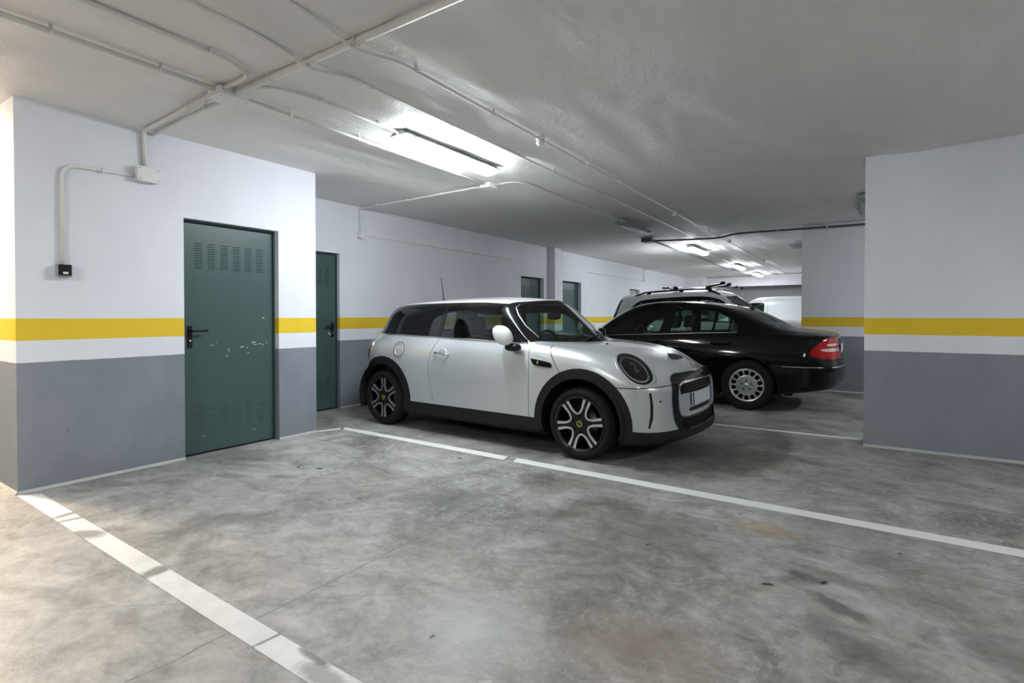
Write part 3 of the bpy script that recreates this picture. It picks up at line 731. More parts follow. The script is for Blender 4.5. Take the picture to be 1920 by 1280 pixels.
# ---------------------------------------------------------------- wheels and cabin fittings
def tyre(parent, x, y, z, R, rimR, W, sgn, name='wheel'):
    """outer face toward sgn*y"""
    h = W / 2; b = .022
    prof = [(rimR, -h + .012), (rimR + .012, -h + .002), ((R + rimR) / 2 + .005, -h - .006), (R - b, -h + .006), (R - .007, -h + .022), (R, -h + .045)]
    for g in (-.30, 0., .30): prof += [(R, g * W - .006), (R - .007, g * W - .004), (R - .007, g * W + .004), (R, g * W + .006)]
    prof += [(R, h - .045), (R - .007, h - .022), (R - b, h - .006), ((R + rimR) / 2 + .005, h + .006), (rimR + .012, h - .002), (rimR, h - .012)]
    o = MB().lathe(prof, 56, 'y', closed=True).build(name, M_TYRE, parent, True); o.location = (x, y, z); o['label'] = 'black rubber tyre'
    return o
def rim_barrel(wheel, rimR, W, sgn, m_in, m_lip):
    m_lip = m_lip or m_in
    h = W / 2 * sgn
    MB().lathe([(rimR, h - sgn * .012), (rimR - .012, h - sgn * .004), (rimR - .018, h - sgn * .02), (rimR - .03, -h * .8), (rimR, -h + sgn * .012)], 48, 'y').build('rim_barrel', m_in, wheel, True)
    MB().lathe([(rimR + .002, h - sgn * .014), (rimR - .004, h - sgn * .001), (rimR - .012, h - sgn * .003), (rimR - .016, h - sgn * .016)], 56, 'y').build('rim_lip', m_lip, wheel, True)
    MB().lathe([(0, 0), (rimR * .62, 0), (rimR * .62, -sgn * .02), (0, -sgn * .02)], 40, 'y', (0, h - sgn * .085, 0)).build('brake_disc', mat('brake_disc', (.10, .10, .10), .35, .8), wheel, True)
    MB().lathe([(0, 0), (rimR - .02, 0)], 40, 'y', (0, h - sgn * .13, 0)).build('rim_back', M_WELL, wheel)
def xz_prism(mb, poly, y0, y1): return mb.prism(poly, y0, y1, 'y')
def seat(parent, x, y, zb, m, head=True, w=.50, back=.62, tilt=.22, name='seat'):
    """x = hip line, facing +x"""
    mb = MB().prism(rrect(-.06, .46, 0, .16, .06, 3), -w / 2, w / 2, 'y')
    o = mb.build(name, m, parent, True, bevel=.03, seg=3); o.location = (x, y, zb)
    b = MB(); 
    prof = [(-.02, .02), (.12, .02), (.10, back * .5), (.055, back), (-.035, back), (-.06, back * .5)]
    b.prism([(px_ - pz * tilt, pz) for px_, pz in prof], -w / 2, w / 2, 'y'); bo = b.build('backrest', m, o, True, bevel=.035, seg=3)
    if head:
        hh = MB().prism([(p - (q) * tilt, q) for p, q in rrect(-.03, .075, back + .05, back + .24, .035, 3)], -.13, .13, 'y').build('headrest', m, o, True, bevel=.03, seg=3)
        for sy in (-.06, .06): MB().tube([(.02 - back * tilt * .95, sy, back - .02), (.02 - (back + .08) * tilt, sy, back + .08)], .006, 6).build('headrest_post', M_CHROME, o, True)
    return o
def steering_wheel(parent, x, y, z, tilt=.45, R=.185):
    o = MB().lathe([(R + .014 * math.cos(a), .014 * math.sin(a)) for a in [2 * PI * k / 8 for k in range(8)]], 28, 'x', closed=True)
    o.box(-.012, .012, -R, R, -.03, .02).box(-.012, .012, -.02, .02, -R, 0).lathe([(0, -.03), (.07, -.03), (.08, 0), (.07, .02), (0, .02)], 16, 'x')
    w_ = o.build('steering_wheel', M_DARKIN, parent, True); w_.location = (x, y, z); w_.rotation_euler = (0, -tilt, 0); return w_
def ellipsoid(mb, c, r, n=16, m=10, pw=1., fn=None):
    vs = []; fs = []
    for j in range(m + 1):
        t = PI * j / m - PI / 2
        for k in range(n):
            a = 2 * PI * k / n
            def sp(v): return math.copysign(abs(v) ** pw, v)
            p = (c[0] + r[0] * sp(math.cos(t)) * sp(math.cos(a)), c[1] + r[1] * sp(math.cos(t)) * sp(math.sin(a)), c[2] + r[2] * sp(math.sin(t)))
            vs.append(fn(p) if fn else p)
    for j in range(m):
        for k in range(n): fs.append((j * n + k, j * n + (k + 1) % n, (j + 1) * n + (k + 1) % n, (j + 1) * n + k))
    return mb.add(vs, fs)
def wheel_well(parent, x, z, R, y0, y1, name='wheel_well'):
    for s in (1, -1):
        a = np.linspace(-.12 * PI, 1.12 * PI, 22); vs = []
        for yy in (y0, y1):
            vs += [(x + R * math.cos(t), s * yy, max(z + R * math.sin(t), .16)) for t in a]
        n = len(a); fs = [(k, k + 1, n + k + 1, n + k) for k in range(n - 1)] + [tuple(range(n))]
        MB().add(vs, fs).build(name, M_WELL, parent)
def underbody(parent, x0, x1, z0, z1, wide, narrow, axles, Rw):
    """floor pan that is narrow beside the wheels"""
    xs = sorted([x0, x1] + [a + d for a in axles for d in (-Rw, Rw)]); mb = MB()
    for a, b in zip(xs[:-1], xs[1:]):
        mid = (a + b) / 2; h = narrow if any(abs(mid - q) < Rw for q in axles) else wide
        mb.box(a, b, -h, h, z0, z1)
    return mb.build('underbody', M_WELL, parent)
def surf_tube(sh, view, pts, r, name, m, parent, off=.0, sides='each', n=8, smooth=3):
    """a thin moulding following the body surface"""
    P2 = smoothpoly(pts, smooth, False) if smooth else pts; P3 = [sh.proj(view, a, b, off)[0] for a, b in P2]; out = []
    for sg in ((1, -1) if sides == 'each' else ((1,) if sides == 'left' else (-1,))):
        out.append(MB().tube([(p.x, p.y * sg, p.z) for p in P3], r, n).build(name, m, parent, True))
    return out
def decal(sh, view, polys, off, name, m, parent, sg=-1, kind=None, sub=True):
    """flat print or badge laid on the body; polygons in view coordinates"""
    mb = MB()
    for poly in polys:
        P = []; c = (sum(p[0] for p in poly) / len(poly), sum(p[1] for p in poly) / len(poly))
        ring = [sh.proj(view, a, b, off)[0] for a, b in poly]; cen = sh.proj(view, *c, off)[0]; n = len(ring)
        base = [sh.proj(view, a, b, -.002)[0] for a, b in poly]
        mb.add([(p.x, p.y * sg, p.z) for p in ring + [cen] + base], [(k, (k + 1) % n, n) for k in range(n)] + [(k, n + 1 + k, n + 1 + (k + 1) % n, (k + 1) % n) for k in range(n)])
    o = mb.build(name, m, parent)
    if kind: o['kind'] = kind
    return o
# ================================================================ silver three-door hatchback
def hatchback():
    car = empty('hatchback_car', (-1.933, 4.80, 0), math.radians(-2.6), 'silver three-door hatchback with white roof parked by the white line', 'car')
    M_P = mat('silver_white_paint', (.62, .65, .66), .32, .5, coat=.8); speckle(M_P, .03, 900)
    M_ROOF = mat('white_roof_paint', (.82, .82, .81), .3, coat=1.)
    cols = [(-3.04, 0, -2.96, 0, .985, -2.74, 0, 1.305, -2.45, 1.375),
            (-3.02, .40, -2.935, .36, .985, -2.72, .30, 1.303, -2.40, 1.378),
            (-2.93, .665, -2.83, .575, .987, -2.63, .49, 1.300, -2.31, 1.384),
            (-2.71, .82, -2.62, .715, .990, -2.48, .585, 1.302, -2.18, 1.392),
            (-2.43, .86, -2.38, .775, .985, -2.28, .632, 1.312, -2.03, 1.400),
            (-2.0, .862, -1.98, .79, .977, -1.95, .645, 1.320, -1.8, 1.408),
            (-1.5, .86, -1.5, .795, .968, -1.5, .648, 1.323, -1.45, 1.412),
            (-1.1, .858, -1.1, .792, .960, -1.13, .640, 1.318, -1.1, 1.404),
            (-.90, .857, -.90, .788, .956, -.97, .628, 1.306, -.80, 1.375),
            (-.78, .857, -.78, .786, .953, -.88, .618, 1.285, -.68, 1.342),
            (-.64, .856, -.65, .782, .950, -.71, .665, 1.13, -.44, 1.150),
            (-.50, .856, -.52, .775, .945, -.53, .700, .985, -.22, .968),
            (-.30, .856, -.32, .770, .930, -.33, .57, .958, -.12, .957),
            (.05, .858, .05, .750, .895, .06, .48, .936, .12, .945),
            (.35, .845, .31, .700, .832, .32, .43, .885, .34, .902),
            (.565, .77, .505, .60, .742, .495, .36, .820, .515, .840),
            (.705, .50, .662, .40, .705, .635, .24, .757, .64, .778),
            (.745, 0, .715, 0, .698, .695, 0, .728, .685, .745)]
    rows = [(.22, .165, .185, .07, .07, .12), (.27, .21, .215, .012, -.02, .04), (.38, .325, .30, .004, -.005, .01),
            (.52, .50, .43, 0, 0, 0), (.68, .68, .55, .003, .008, .004), (.87, .85, .645, .022, .02, .03)]
    sh = Shell(make_net(cols, rows, .014), 7, 7)
    c = sh.cut
    c('uv', [(-.1, -.1), (17.1, -.1), (17.1, 1.9), (-.1, 1.9)], 'clad')
    c('uv', [(-.1, 6.10), (10.45, 6.10), (10.9, 6.5), (11.15, 7.6), (11.30, 8.4), (11.30, 11.1), (8.62, 11.1), (8.55, 9.0), (8.45, 8.22), (-.1, 8.22)], 'pillar')
    c('uv', [(-.1, 8.22), (8.45, 8.22), (8.55, 9.0), (8.62, 11.1), (-.1, 11.1)], 'roof', {'paint'})
    c('uv', [(8.95, 11.1), (8.95, 9.0), (9.05, 8.30), (10.0, 8.2), (10.85, 8.25), (11.05, 9.0), (11.1, 11.1)], 'ws', {'pillar'})
    c('uv', [(-.1, 6.3), (2.35, 6.3), (2.2, 7.85), (-.1, 7.85)], 'rearglass', {'pillar'})
    c('side', smoothpoly([(-.735, .962), (-.72, .975), (-.955, 1.275), (-.99, 1.287), (-1.30, 1.299), (-1.595, 1.300), (-1.615, 1.29), (-1.635, .992), (-1.62, .984), (-1.15, .972)], 2), 'glassF', {'pillar'}, (2.5, 10.9, 6.05, 8.3))
    c('side', smoothpoly([(-1.70, .990), (-1.69, 1.0), (-1.675, 1.292), (-1.70, 1.300), (-2.0, 1.297), (-2.30, 1.288), (-2.345, 1.268), (-2.49, 1.03), (-2.47, 1.014), (-2.1, 1.002)], 2), 'glassQ', {'pillar'}, (2.5, 10.9, 6.05, 8.3))
    for ax, R in ((.015, .452), (-2.455, .448)):
        c('side', circle(ax, .315, R, 48), 'clad', {'paint'}, (0, 17, 0, 6))
    for ax, R in ((.005, .368), (-2.463, .362)):
        c('side', circle(ax, .315, R, 40), 'hole', {'paint', 'clad'}, (0, 17, 0, 6))
    door = [(-.498, .30), (-.498, .77), (-.524, .96), (-1.645, 1.0), (-1.69, .90), (-1.738, .798), (-1.749, .70), (-1.735, .56), (-1.716, .474), (-1.662, .30)]
    c('side', door, 'gap', {'paint'}, (2, 14, 1.5, 6.2)); c('side', inset(door, .0045), 'door', {'gap'}, (2, 14, 1.5, 6.2))
    # bonnet shut line across the wing and along the nose
    c('side', strip(smoothpoly([(-.345, .975), (-.322, .94), (-.262, .84), (-.192, .73), (-.165, .69)], 3, False), .007), 'gap', {'paint'}, (9, 15, 3.5, 7.2))
    c('side', strip(smoothpoly([(.325, .632), (.50, .634), (.66, .645), (.77, .652)], 3, False), .007), 'gap', {'paint'}, (13, 17, 3, 6.4))
    c('side', strip([(-2.30, .372), (-1.99, .366)], .004), 'gap', {'paint'})
    # nose: black frame, silver inner panel, slots
    fr = [(-.02, .728), (.40, .722), (.48, .70), (.525, .655), (.547, .56), (.545, .44), (.515, .34), (.45, .262), (-.02, .255)]
    c('front', smoothpoly(fr[1:-1], 3, False) + [fr[-1], fr[0]], 'frame', {'paint', 'clad', 'gap'}, (13.5, 17.1, 0, 7.6), .15)
    c('front', [(-.02, .668), (.38, .662), (.44, .645), (.472, .60), (.485, .53), (.48, .445), (.45, .395), (.40, .378), (-.02, .374)], 'chrome_ring', {'frame'}, None, .1)
    c('front', [(-.02, .658), (.375, .652), (.43, .636), (.46, .597), (.473, .53), (.468, .45), (.44, .405), (.395, .388), (-.02, .384)], 'nose_panel', {'chrome_ring'}, None, .1)
    c('front', [(-.02, .650), (.37, .644), (.42, .628), (.438, .603), (.43, .565), (-.02, .560)], 'upper_grille', {'nose_panel'}, None, .1)
    c('front', [(-.02, .442), (.27, .440), (.30, .425), (.275, .408), (-.02, .404)], 'lower_slot', {'nose_panel'}, None, .1)
    c('front', [(-.02, .358), (.40, .358), (.44, .335), (.41, .285), (-.02, .278)], 'lower_grille', {'frame'}, None, .1)
    # air-curtain slit at the corner of the bumper
    c('side', [(.575, .60), (.587, .60), (.600, .50), (.600, .40), (.585, .325), (.572, .325), (.583, .42), (.583, .50)], 'slit', {'paint'}, (13, 16.9, 1.5, 6))
    # lamps: head lamp ellipse seen along its own axis
    d = Vector((.60, .48, .64)).normalized(); a_ = Vector((-.48, .60, 0)).normalized(); b_ = d.cross(a_); b_ = b_ if b_.z > 0 else -b_
    HLc = Vector((.365, .625, .728)); hv = (a_, b_, d); ca, cb = HLc.dot(a_), HLc.dot(b_)
    def ell(ra, rb, n=36): return [(ca + ra * math.cos(2 * PI * k / n), cb + rb * math.sin(2 * PI * k / n)) for k in range(n)]
    c(hv, ell(.155, .215), 'bezel', {'paint'}, (12.5, 16.5, 3.5, 9), .2); c(hv, ell(.138, .196), 'lampbowl', {'bezel'}, None, .1)
    # tail lamp and filler cap
    c('side', smoothpoly([(-2.76, .94), (-2.725, .93), (-2.71, .85), (-2.73, .76), (-2.77, .725), (-2.85, .72), (-2.94, .75), (-2.94, .90), (-2.86, .94)], 2), 'tail', {'paint'}, (.5, 4, 3, 6.05))
    pass
    # ---- emit
    sh.emit('paint', 'body_shell', M_P, car)
    for o in sh.emit('door', 'door', M_P, car, 'each'): o['label'] = 'silver door'
    sh.emit('gap', 'panel_seam', M_SEAM, car, off=-.009, skirt=0)
    sh.emit('clad', 'arch_and_sill_cladding', M_CLAD, car, off=.006, skirt=.02)
    sh.emit('pillar', 'window_surround', M_GLOSSBLK, car, off=-.001, skirt=.008)
    rf = sh.emit('roof', 'roof', M_ROOF, car, skirt=.012)[0]; rf['label'] = 'white roof'
    sh.emit('ws', 'windscreen', M_GLASS, car, off=-.003, skirt=0); sh.emit('rearglass', 'rear_window', M_GLASSD, car, off=-.003, skirt=0)
    sh.emit('glassF', 'door_window', M_GLASS, car, 'each', off=-.004, skirt=0); sh.emit('glassQ', 'quarter_window', M_GLASSD, car, 'each', off=-.004, skirt=0)
    sh.emit('frame', 'grille_frame', M_GLOSSBLK, car, off=.010, skirt=.02)
    sh.emit('chrome_ring', 'grille_chrome_ring', M_CHROME, car, off=.013, skirt=.012)
    sh.emit('nose_panel', 'nose_panel', M_P, car, off=.006, skirt=.02)
    ug = sh.emit('upper_grille', 'upper_grille', M_WELL, car, off=-.012, skirt=0)[0]
    sh.emit('lower_slot', 'lower_slot', M_BLKP, car, off=-.008, skirt=0)
    lg = sh.emit('lower_grille', 'lower_grille', M_WELL, car, off=-.012, skirt=0)[0]
    sh.emit('slit', 'air_curtain', M_SEAM, car, 'each', off=-.012, skirt=0)
    for zz in (.628, .606, .587):
        P = [sh.proj('front', y, zz, .004)[0] for y in np.linspace(-.0, .40, 10)]
        MB().tube([(p.x, -p.y, p.z) for p in P[::-1]] + [(p.x, p.y, p.z) for p in P[1:]], .0045, 6).build('grille_bar', M_GLOSSBLK, ug, True)
    for zz in (.30, .32, .34):
        P = [sh.proj('front', y, zz, .004)[0] for y in np.linspace(-.0, .40, 10)]
        MB().tube([(p.x, -p.y, p.z) for p in P[::-1]] + [(p.x, p.y, p.z) for p in P[1:]], .004, 6).build('grille_bar', M_BLKP, lg, True)
    for yy in np.linspace(-.38, .38, 15):
        P = [sh.proj('front', abs(yy), zz, .004)[0] for zz in (.286, .32, .35)]
        MB().tube([(p.x, math.copysign(p.y, yy), p.z) for p in P], .004, 5).build('grille_bar', M_BLKP, lg, True)
    # front lip
    P = [sh.proj('front', y, .225, .0)[0] for y in np.linspace(0, .62, 14)]
    mb = MB(); n = len(P) * 2 - 1; full = [(p.x, -p.y) for p in P[::-1]] + [(p.x, p.y) for p in P[1:]]; vs = []
    for k, (x, y) in enumerate(full):
        e = 1 - abs(2 * k / (n - 1) - 1) ** 3; vs += [(x - .04, y, .245), (x - .03 + .048 * e, y, .240), (x - .03 + .052 * e, y, .215), (x - .06, y, .195)]
    fs = [(4 * k + i, 4 * k + (i + 1) % 4, 4 * k + 4 + (i + 1) % 4, 4 * k + 4 + i) for k in range(n - 1) for i in range(4)] + [(0, 1, 2, 3), tuple(4 * (n - 1) + i for i in (3, 2, 1, 0))]
    mb.add(vs, fs).build('front_lip', M_CLAD, car, True)
    # head lamps
    def from_hv(a, b, off): return sh.proj(hv, a, b, off)
    for sg in (1, -1):
        bz = sh.emit('bezel', 'headlight', mat('bezel_silver', (.62, .64, .66), .28, .6), car, 'left' if sg > 0 else 'right', off=.008, skirt=.03)[0]
        sh.emit('lampbowl', 'lamp_bowl', M_GLOSSBLK, bz, 'left' if sg > 0 else 'right', off=-.03, skirt=0)
        sh.emit('lampbowl', 'lens', M_LENS, bz, 'left' if sg > 0 else 'right', off=.006, skirt=0)
        ring = [from_hv(*p, -.014)[0] for p in ell(.108, .155, 40)]; ring.append(ring[0])
        MB().tube([(p.x, p.y * sg, p.z) for p in ring], .0085, 8).build('daylight_ring', mat('drl_white', (.8, .82, .85), .25), bz, True)
        for k, (da, db, rr) in enumerate(((0, .045, .036), (0, -.04, .036))):
            p, nn = from_hv(ca + da, cb + db, -.022); mb = ellipsoid(MB(), (p.x, p.y * sg, p.z), (rr, rr, rr), 14, 8); mb.build('projector', mat('projector_glass', (.02, .02, .025), .05, coat=1), bz, True)
        p, nn = from_hv(ca - .01, cb + .005, -.012)
        bx = MB().box(-.006, .006, -.012, .012, -.02, .02).build('lamp_emblem', M_CHROME, bz, bevel=.003); bx.location = (p.x, p.y * sg, p.z)
    for o, sg in zip(sh.emit('tail', 'tail_light', mat('tail_lens_red', (.30, .008, .012), .12, coat=.5), car, 'each', off=.006, skirt=.01), (1, -1)): o['label'] = 'red tail light'
    surf_tube(sh, 'side', [(-2.75, .945), (-2.715, .92), (-2.705, .84), (-2.725, .755), (-2.78, .715)], .005, 'tail_light_trim', M_CHROME, car, .004)
    # belt trim
    surf_tube(sh, 'side', [(-2.50, 1.000), (-2.1, .995), (-1.6, .982), (-1.1, .967), (-.72, .957), (-.56, .955)], .0055, 'belt_trim', M_CHROME, car, .002)
    # filler cap (right side), door handles, scuttle badges, mirrors
    ring = [sh.proj('side', x, z, .002)[0] for x, z in circle(-2.205, .842, .082, 28)]; ring.append(ring[0])
    MB().tube([(p.x, -p.y, p.z) for p in ring], .0022, 6).build('filler_cap_ring', M_CLAD, car, True)
    ring = [sh.proj('side', x, z, .003)[0] for x, z in circle(-2.205, .842, .060, 28)]; ring.append(ring[0])
    MB().tube([(p.x, -p.y, p.z) for p in ring], .003, 6).build('filler_cap_rim', M_P, car, True)
    for sg in (1, -1):
        p0 = sh.proj('side', -1.66, .834, .0)[0]; p1 = sh.proj('side', -1.465, .826, .0)[0]; pm = sh.proj('side', -1.555, .832, 0)[0]
        dsh = MB(); ellipsoid(dsh, (pm.x, pm.y * sg, pm.z), (.055, .006, .048), 16, 8); dsh.build('handle_cup', M_P, car, True)
        MB().tube([(p0.x, (p0.y + .005) * sg, p0.z), (p0.x + .02, (p0.y + .032) * sg, p0.z), (pm.x, (pm.y + .04) * sg, pm.z + .003), (p1.x - .02, (p1.y + .032) * sg, p1.z), (p1.x, (p1.y + .005) * sg, p1.z)], [.010, .011, .009, .011, .010], 10).build('door_handle', M_CHROME, car, True)
        # side scuttle
        sc = decal(sh, 'side', [smoothpoly([(-.478, .818), (-.465, .825), (-.30, .804), (-.270, .790), (-.264, .768), (-.285, .758), (-.42, .770), (-.458, .788)], 3)], .012, 'side_scuttle', M_GLOSSBLK, car, sg)
        decal(sh, 'side', [[(-.415, .800), (-.405, .810), (-.392, .808), (-.404, .799), (-.392, .794), (-.402, .782), (-.414, .784), (-.404, .793)]], .015, 'scuttle_badge', mat('badge_yellow', (.35, .36, .05), .4), sc, sg)
        surf_tube(sh, 'side', [(-.44, .855), (-.35, .852), (-.315, .845), (-.285, .80), (-.27, .775)], .003, 'scuttle_crease', M_P, car, .001, 'left' if sg > 0 else 'right')
        # mirror
        sk = lambda p: (p[0] - (p[2] - 1.03) * .35, p[1], p[2])
        mo = ellipsoid(MB(), (-.735 - .09 * (sg > 0), .925 * sg, 1.030), (.095, .062, .090), 22, 14, .85, sk).build('mirror', M_ROOF, car, True); mo['label'] = 'white mirror cap'
        ellipsoid(MB(), (-.745 - .09 * (sg > 0), .868 * sg, 1.030), (.082, .012, .076), 16, 10, .85, sk).build('mirror_glass', M_CHROME, mo, True)
        ft = MB(); ellipsoid(ft, (-.655, .875 * sg, .922), (.080, .055, .036), 16, 10, .8); ft.tube([(-.67, .89 * sg, .93), (-.71 - .05 * (sg > 0), .915 * sg, .975)], [.032, .03], 10).build('mirror_foot', M_BLKP, mo, True)
        # parking sensor, bonnet washer
        decal(sh, 'side', [circle(.635, .53, .006, 12)], .002, 'parking_sensor', M_SEAM, car, sg)
    # bonnet scoop, emblem, washers
    p = [sh.proj('top', x, y, .004)[0] for x, y in ()]
    decal(sh, 'top', [smoothpoly([(.475, -.0), (.485, .09), (.52, .135), (.545, .12), (.553, .0)], 4)], .006, 'bonnet_scoop', M_SEAM, car, 1)
    decal(sh, 'top', [smoothpoly([(.475, 0), (.485, .09), (.52, .135), (.545, .12), (.553, 0)], 4)], .006, 'bonnet_scoop', M_SEAM, car, -1)
    em = MB(); q, nn = sh.proj('top', .665, .0, .004)
    em.lathe([(0, .0), (.026, .0), (.030, .004), (.026, .008), (0, .008)], 20).box(-.012, .012, .02, .072, .001, .006).box(-.012, .012, -.072, -.02, .001, .006)
    e = em.build('bonnet_emblem', M_CHROME, car, True); e.location = q; e.rotation_euler = (0, math.atan2(nn.x, nn.z), 0)
    for sg in (1, -1):
        q, nn = sh.proj('top', .0, .32, .0); b = ellipsoid(MB(), (q.x, q.y * sg, q.z), (.014, .022, .010), 10, 6).build('washer_jet', M_BLKP, car, True)
    # number plate
    q = sh.proj('front', 0, .50, 0)[0]
    pl = MB().box(0, .010, -.26, .26, -.055, .055).build('number_plate', M_PLATE, car, bevel=.003); pl.location = (q.x + .008, 0, .508); pl.rotation_euler = (0, -.06, 0); pl['label'] = 'white number plate with blue ends'
    for sy in (-1, 1): MB().box(.0101, .0115, min(sy * .225, sy * .258), max(sy * .225, sy * .258), -.053, .053).build('plate_band', M_EUBLUE, pl)
    MB().box(-.014, 0, -.22, .22, -.04, .04).build('plate_holder', M_BLKP, pl)
    # antenna
    q = sh.proj('top', -2.33, 0, 0)[0]
    an = ellipsoid(MB(), (q.x, 0, q.z + .005), (.05, .022, .020), 14, 8).build('antenna_base', M_BLKP, car, True)
    MB().tube([(q.x - .01, 0, q.z + .015), (q.x - .055, 0, q.z + .29)], [.006, .003], 8).build('antenna_mast', M_BLKP, an, True)
    # wipers
    for y0, y1 in ((-.45, .12), (.15, .60)):
        P = [sh.proj('uv' if False else 'top', x, abs(y), .012)[0] for x, y in zip(np.linspace(-.30 if y0 < 0 else -.36, -.26 if y0 < 0 else -.44, 6), np.linspace(y0, y1, 6))]
        MB().tube([(p.x, y, p.z + .004) for p, y in zip(P, np.linspace(y0, y1, 6))], .008, 6).build('wiper', M_BLKP, car, True)
    # emblem sticker on the windscreen
    for sg in (1, -1):
        P = [sh.uvp(u, v, .003) for u, v in ((8.95, 8.6), (9.1, 8.28), (9.6, 8.2), (10.1, 8.2), (10.6, 8.22), (10.9, 8.3))]
        MB().tube([(p.x, p.y * sg, p.z) for p in P], .006, 6).build('windscreen_trim', M_SILVER, car, True)
    # cabin
    MB().prism([(-.50, .70), (-.50, .90), (-.60, .945), (-.86, .93), (-.92, .86), (-.86, .70)], -.66, .66, 'y').build('dashboard', M_DARKIN, car, bevel=.02)
    MB().box(-2.62, -.45, -.70, .70, .26, .30).build('cabin_floor', M_DARKIN, car)
    for sg in (1, -1):
        seat(car, -1.42, .34 * sg, .36, M_DARKIN, back=.60)
        MB().prism([(-2.6, .32), (-.5, .32), (-.5, .93), (-1.6, .95), (-2.55, .97)], .70 * sg, .715 * sg, 'y').build('door_card', M_DARKIN, car)
    rb = seat(car, -2.18, 0, .36, M_DARKIN, False, 1.16, .56)
    for sg in (1, -1): MB().prism([(p - q_ * .22, q_) for p, q_ in rrect(-.03, .06, .57, .72, .03, 3)], .30 * sg - .12, .30 * sg + .12, 'y').build('headrest', M_DARKIN, rb, True, bevel=.03)
    steering_wheel(car, -1.0, .34, .87, .4)
    MB().box(-2.93, -2.6, -.60, .60, .30, .90).build('luggage_cover', M_DARKIN, car)
    im = ellipsoid(MB(), (-.76, 0, 1.205), (.022, .13, .040), 18, 10, .7).tube([(-.75, 0, 1.23), (-.64, 0, 1.305)], .012, 8).build('rear_view_mirror', M_BLKP, car, True)
    st = MB().lathe([(0, 0), (.042, 0)], 24, 'x').build('windscreen_sticker', mat('sticker_blue', (.02, .13, .45), .5), car)
    q = None
    q = Vector((-.535, -.53, 1.00)); st.location = q; st.rotation_euler = (0, math.radians(-38), math.radians(-20))
    wheel_well(car, .005, .315, .40, .50, .858); wheel_well(car, -2.463, .315, .395, .50, .858)
    underbody(car, -2.80, .44, .19, .27, .78, .50, (0, -2.465), .42)
    MB().box(.30, .70, -.5, .5, .26, .66).build('front_structure', M_WELL, car)
    # wheels
    M_YEL = mat('hub_yellow', (.42, .40, .05), .4)
    for (ax, sg, rot) in ((0, -1, -.35), (0, 1, .5), (-2.468, -1, .0), (-2.468, 1, .3)):
        R, rr, W = .303, .229, .205; yo = .742
        wh = tyre(car, ax, yo * sg, .303, R, rr, W, sg)
        rim_barrel(wh, rr, W, sg, M_BLKP, None)
        f = W / 2 * sg; n = 6
        def rp(a, r, t): return (r * math.cos(a) - t * math.sin(a), r * math.sin(a) + t * math.cos(a))
        for k in range(n):
            a = PI / 2 + rot + k * 2 * PI / n
            P = [rp(a, .03, -.024), rp(a, .222, -.028), rp(a, .222, .028), rp(a, .03, .024)]
            MB().prism(P, f - sg * .045, f - sg * .018, 'y').build('spoke', M_BLKP, wh, bevel=.004)
            # machined U: outer bar of this spoke, curve by the hub, outer bar of the next
            a2 = a + 2 * PI / n
            L = [rp(a, .225, .0265), rp(a, .17, .0235), rp(a, .125, .0215)]; am = (a + a2) / 2
            L += [rp(am, .090, -.013), rp(am, .090, .013)]
            L += [rp(a2, .125, -.0215), rp(a2, .17, -.0235), rp(a2, .225, -.0265)]
            m_ = 0; Ls = smoothpoly(L, 4, False); m_ = len(Ls); mb = MB(); ww = [.015 + .011 * abs(2 * k_ / (m_ - 1) - 1) ** 1.6 for k_ in range(m_)]
            Pn = []
            for k_ in range(m_):
                t_ = Vector(Ls[min(k_ + 1, m_ - 1)]) - Vector(Ls[max(k_ - 1, 0)]); t_.normalize(); n_ = Vector((-t_.y, t_.x)) * ww[k_] / 2; Pn.append((Vector(Ls[k_]) + n_, Vector(Ls[k_]) - n_))
            vs = [(q_.x, yy_, q_.y) for pr_ in Pn for q_ in pr_ for yy_ in (f - sg * .024, f - sg * .010)]
            fs = [(4 * k_ + i_, 4 * k_ + j_, 4 * k_ + 4 + j_, 4 * k_ + 4 + i_) for k_ in range(m_ - 1) for i_, j_ in ((0, 1), (1, 3), (3, 2), (2, 0))] + [(0, 1, 3, 2), tuple(4 * (m_ - 1) + i_ for i_ in (0, 2, 3, 1))]
            mb.add(vs, fs).build('spoke_face', M_SILVER, wh)
            aa = np.linspace(a + .11, a2 - .11, 9)
            mb = MB(); vs = [(r_ * math.cos(t_), yy_, r_ * math.sin(t_)) for t_ in aa for r_, yy_ in ((.219, f - sg * .020), (.219, f - sg * .006), (.2275, f - sg * .003), (.2275, f - sg * .020))]
            fs = [(4 * k_ + i_, 4 * k_ + (i_ + 1) % 4, 4 * k_ + 4 + (i_ + 1) % 4, 4 * k_ + 4 + i_) for k_ in range(8) for i_ in range(4)] + [(0, 1, 2, 3), (35, 34, 33, 32)]
            mb.add(vs, fs).build('rim_edge', M_SILVER, wh)
        MB().lathe([(0, f - sg * .012), (.028, f - sg * .012), (.034, f - sg * .018), (.07, f - sg * .022), (.078, f - sg * .045), (0, f - sg * .05)], 28, 'y').build('hub', M_BLKP, wh, True)
        for k in range(5):
            a = k * 2 * PI / 5 + rot; MB().lathe([(0, f - sg * .016), (.007, f - sg * .016), (.007, f - sg * .03)], 8, 'y', (.052 * math.cos(a), 0, .052 * math.sin(a))).build('wheel_bolt', M_SEAM, wh)
        hb = MB().lathe([(.019, f - sg * .0105), (.026, f - sg * .0105)], 24, 'y').build('hub_emblem', M_YEL, wh)
        MB().prism([(-.004, -.022), (.004, -.004), (-.002, -.002), (.006, .022), (-.004, .004), (.002, .002)], f - sg * .0115, f - sg * .0105, 'y').build('hub_emblem', M_YEL, wh)
    return car, sh
hatchback()
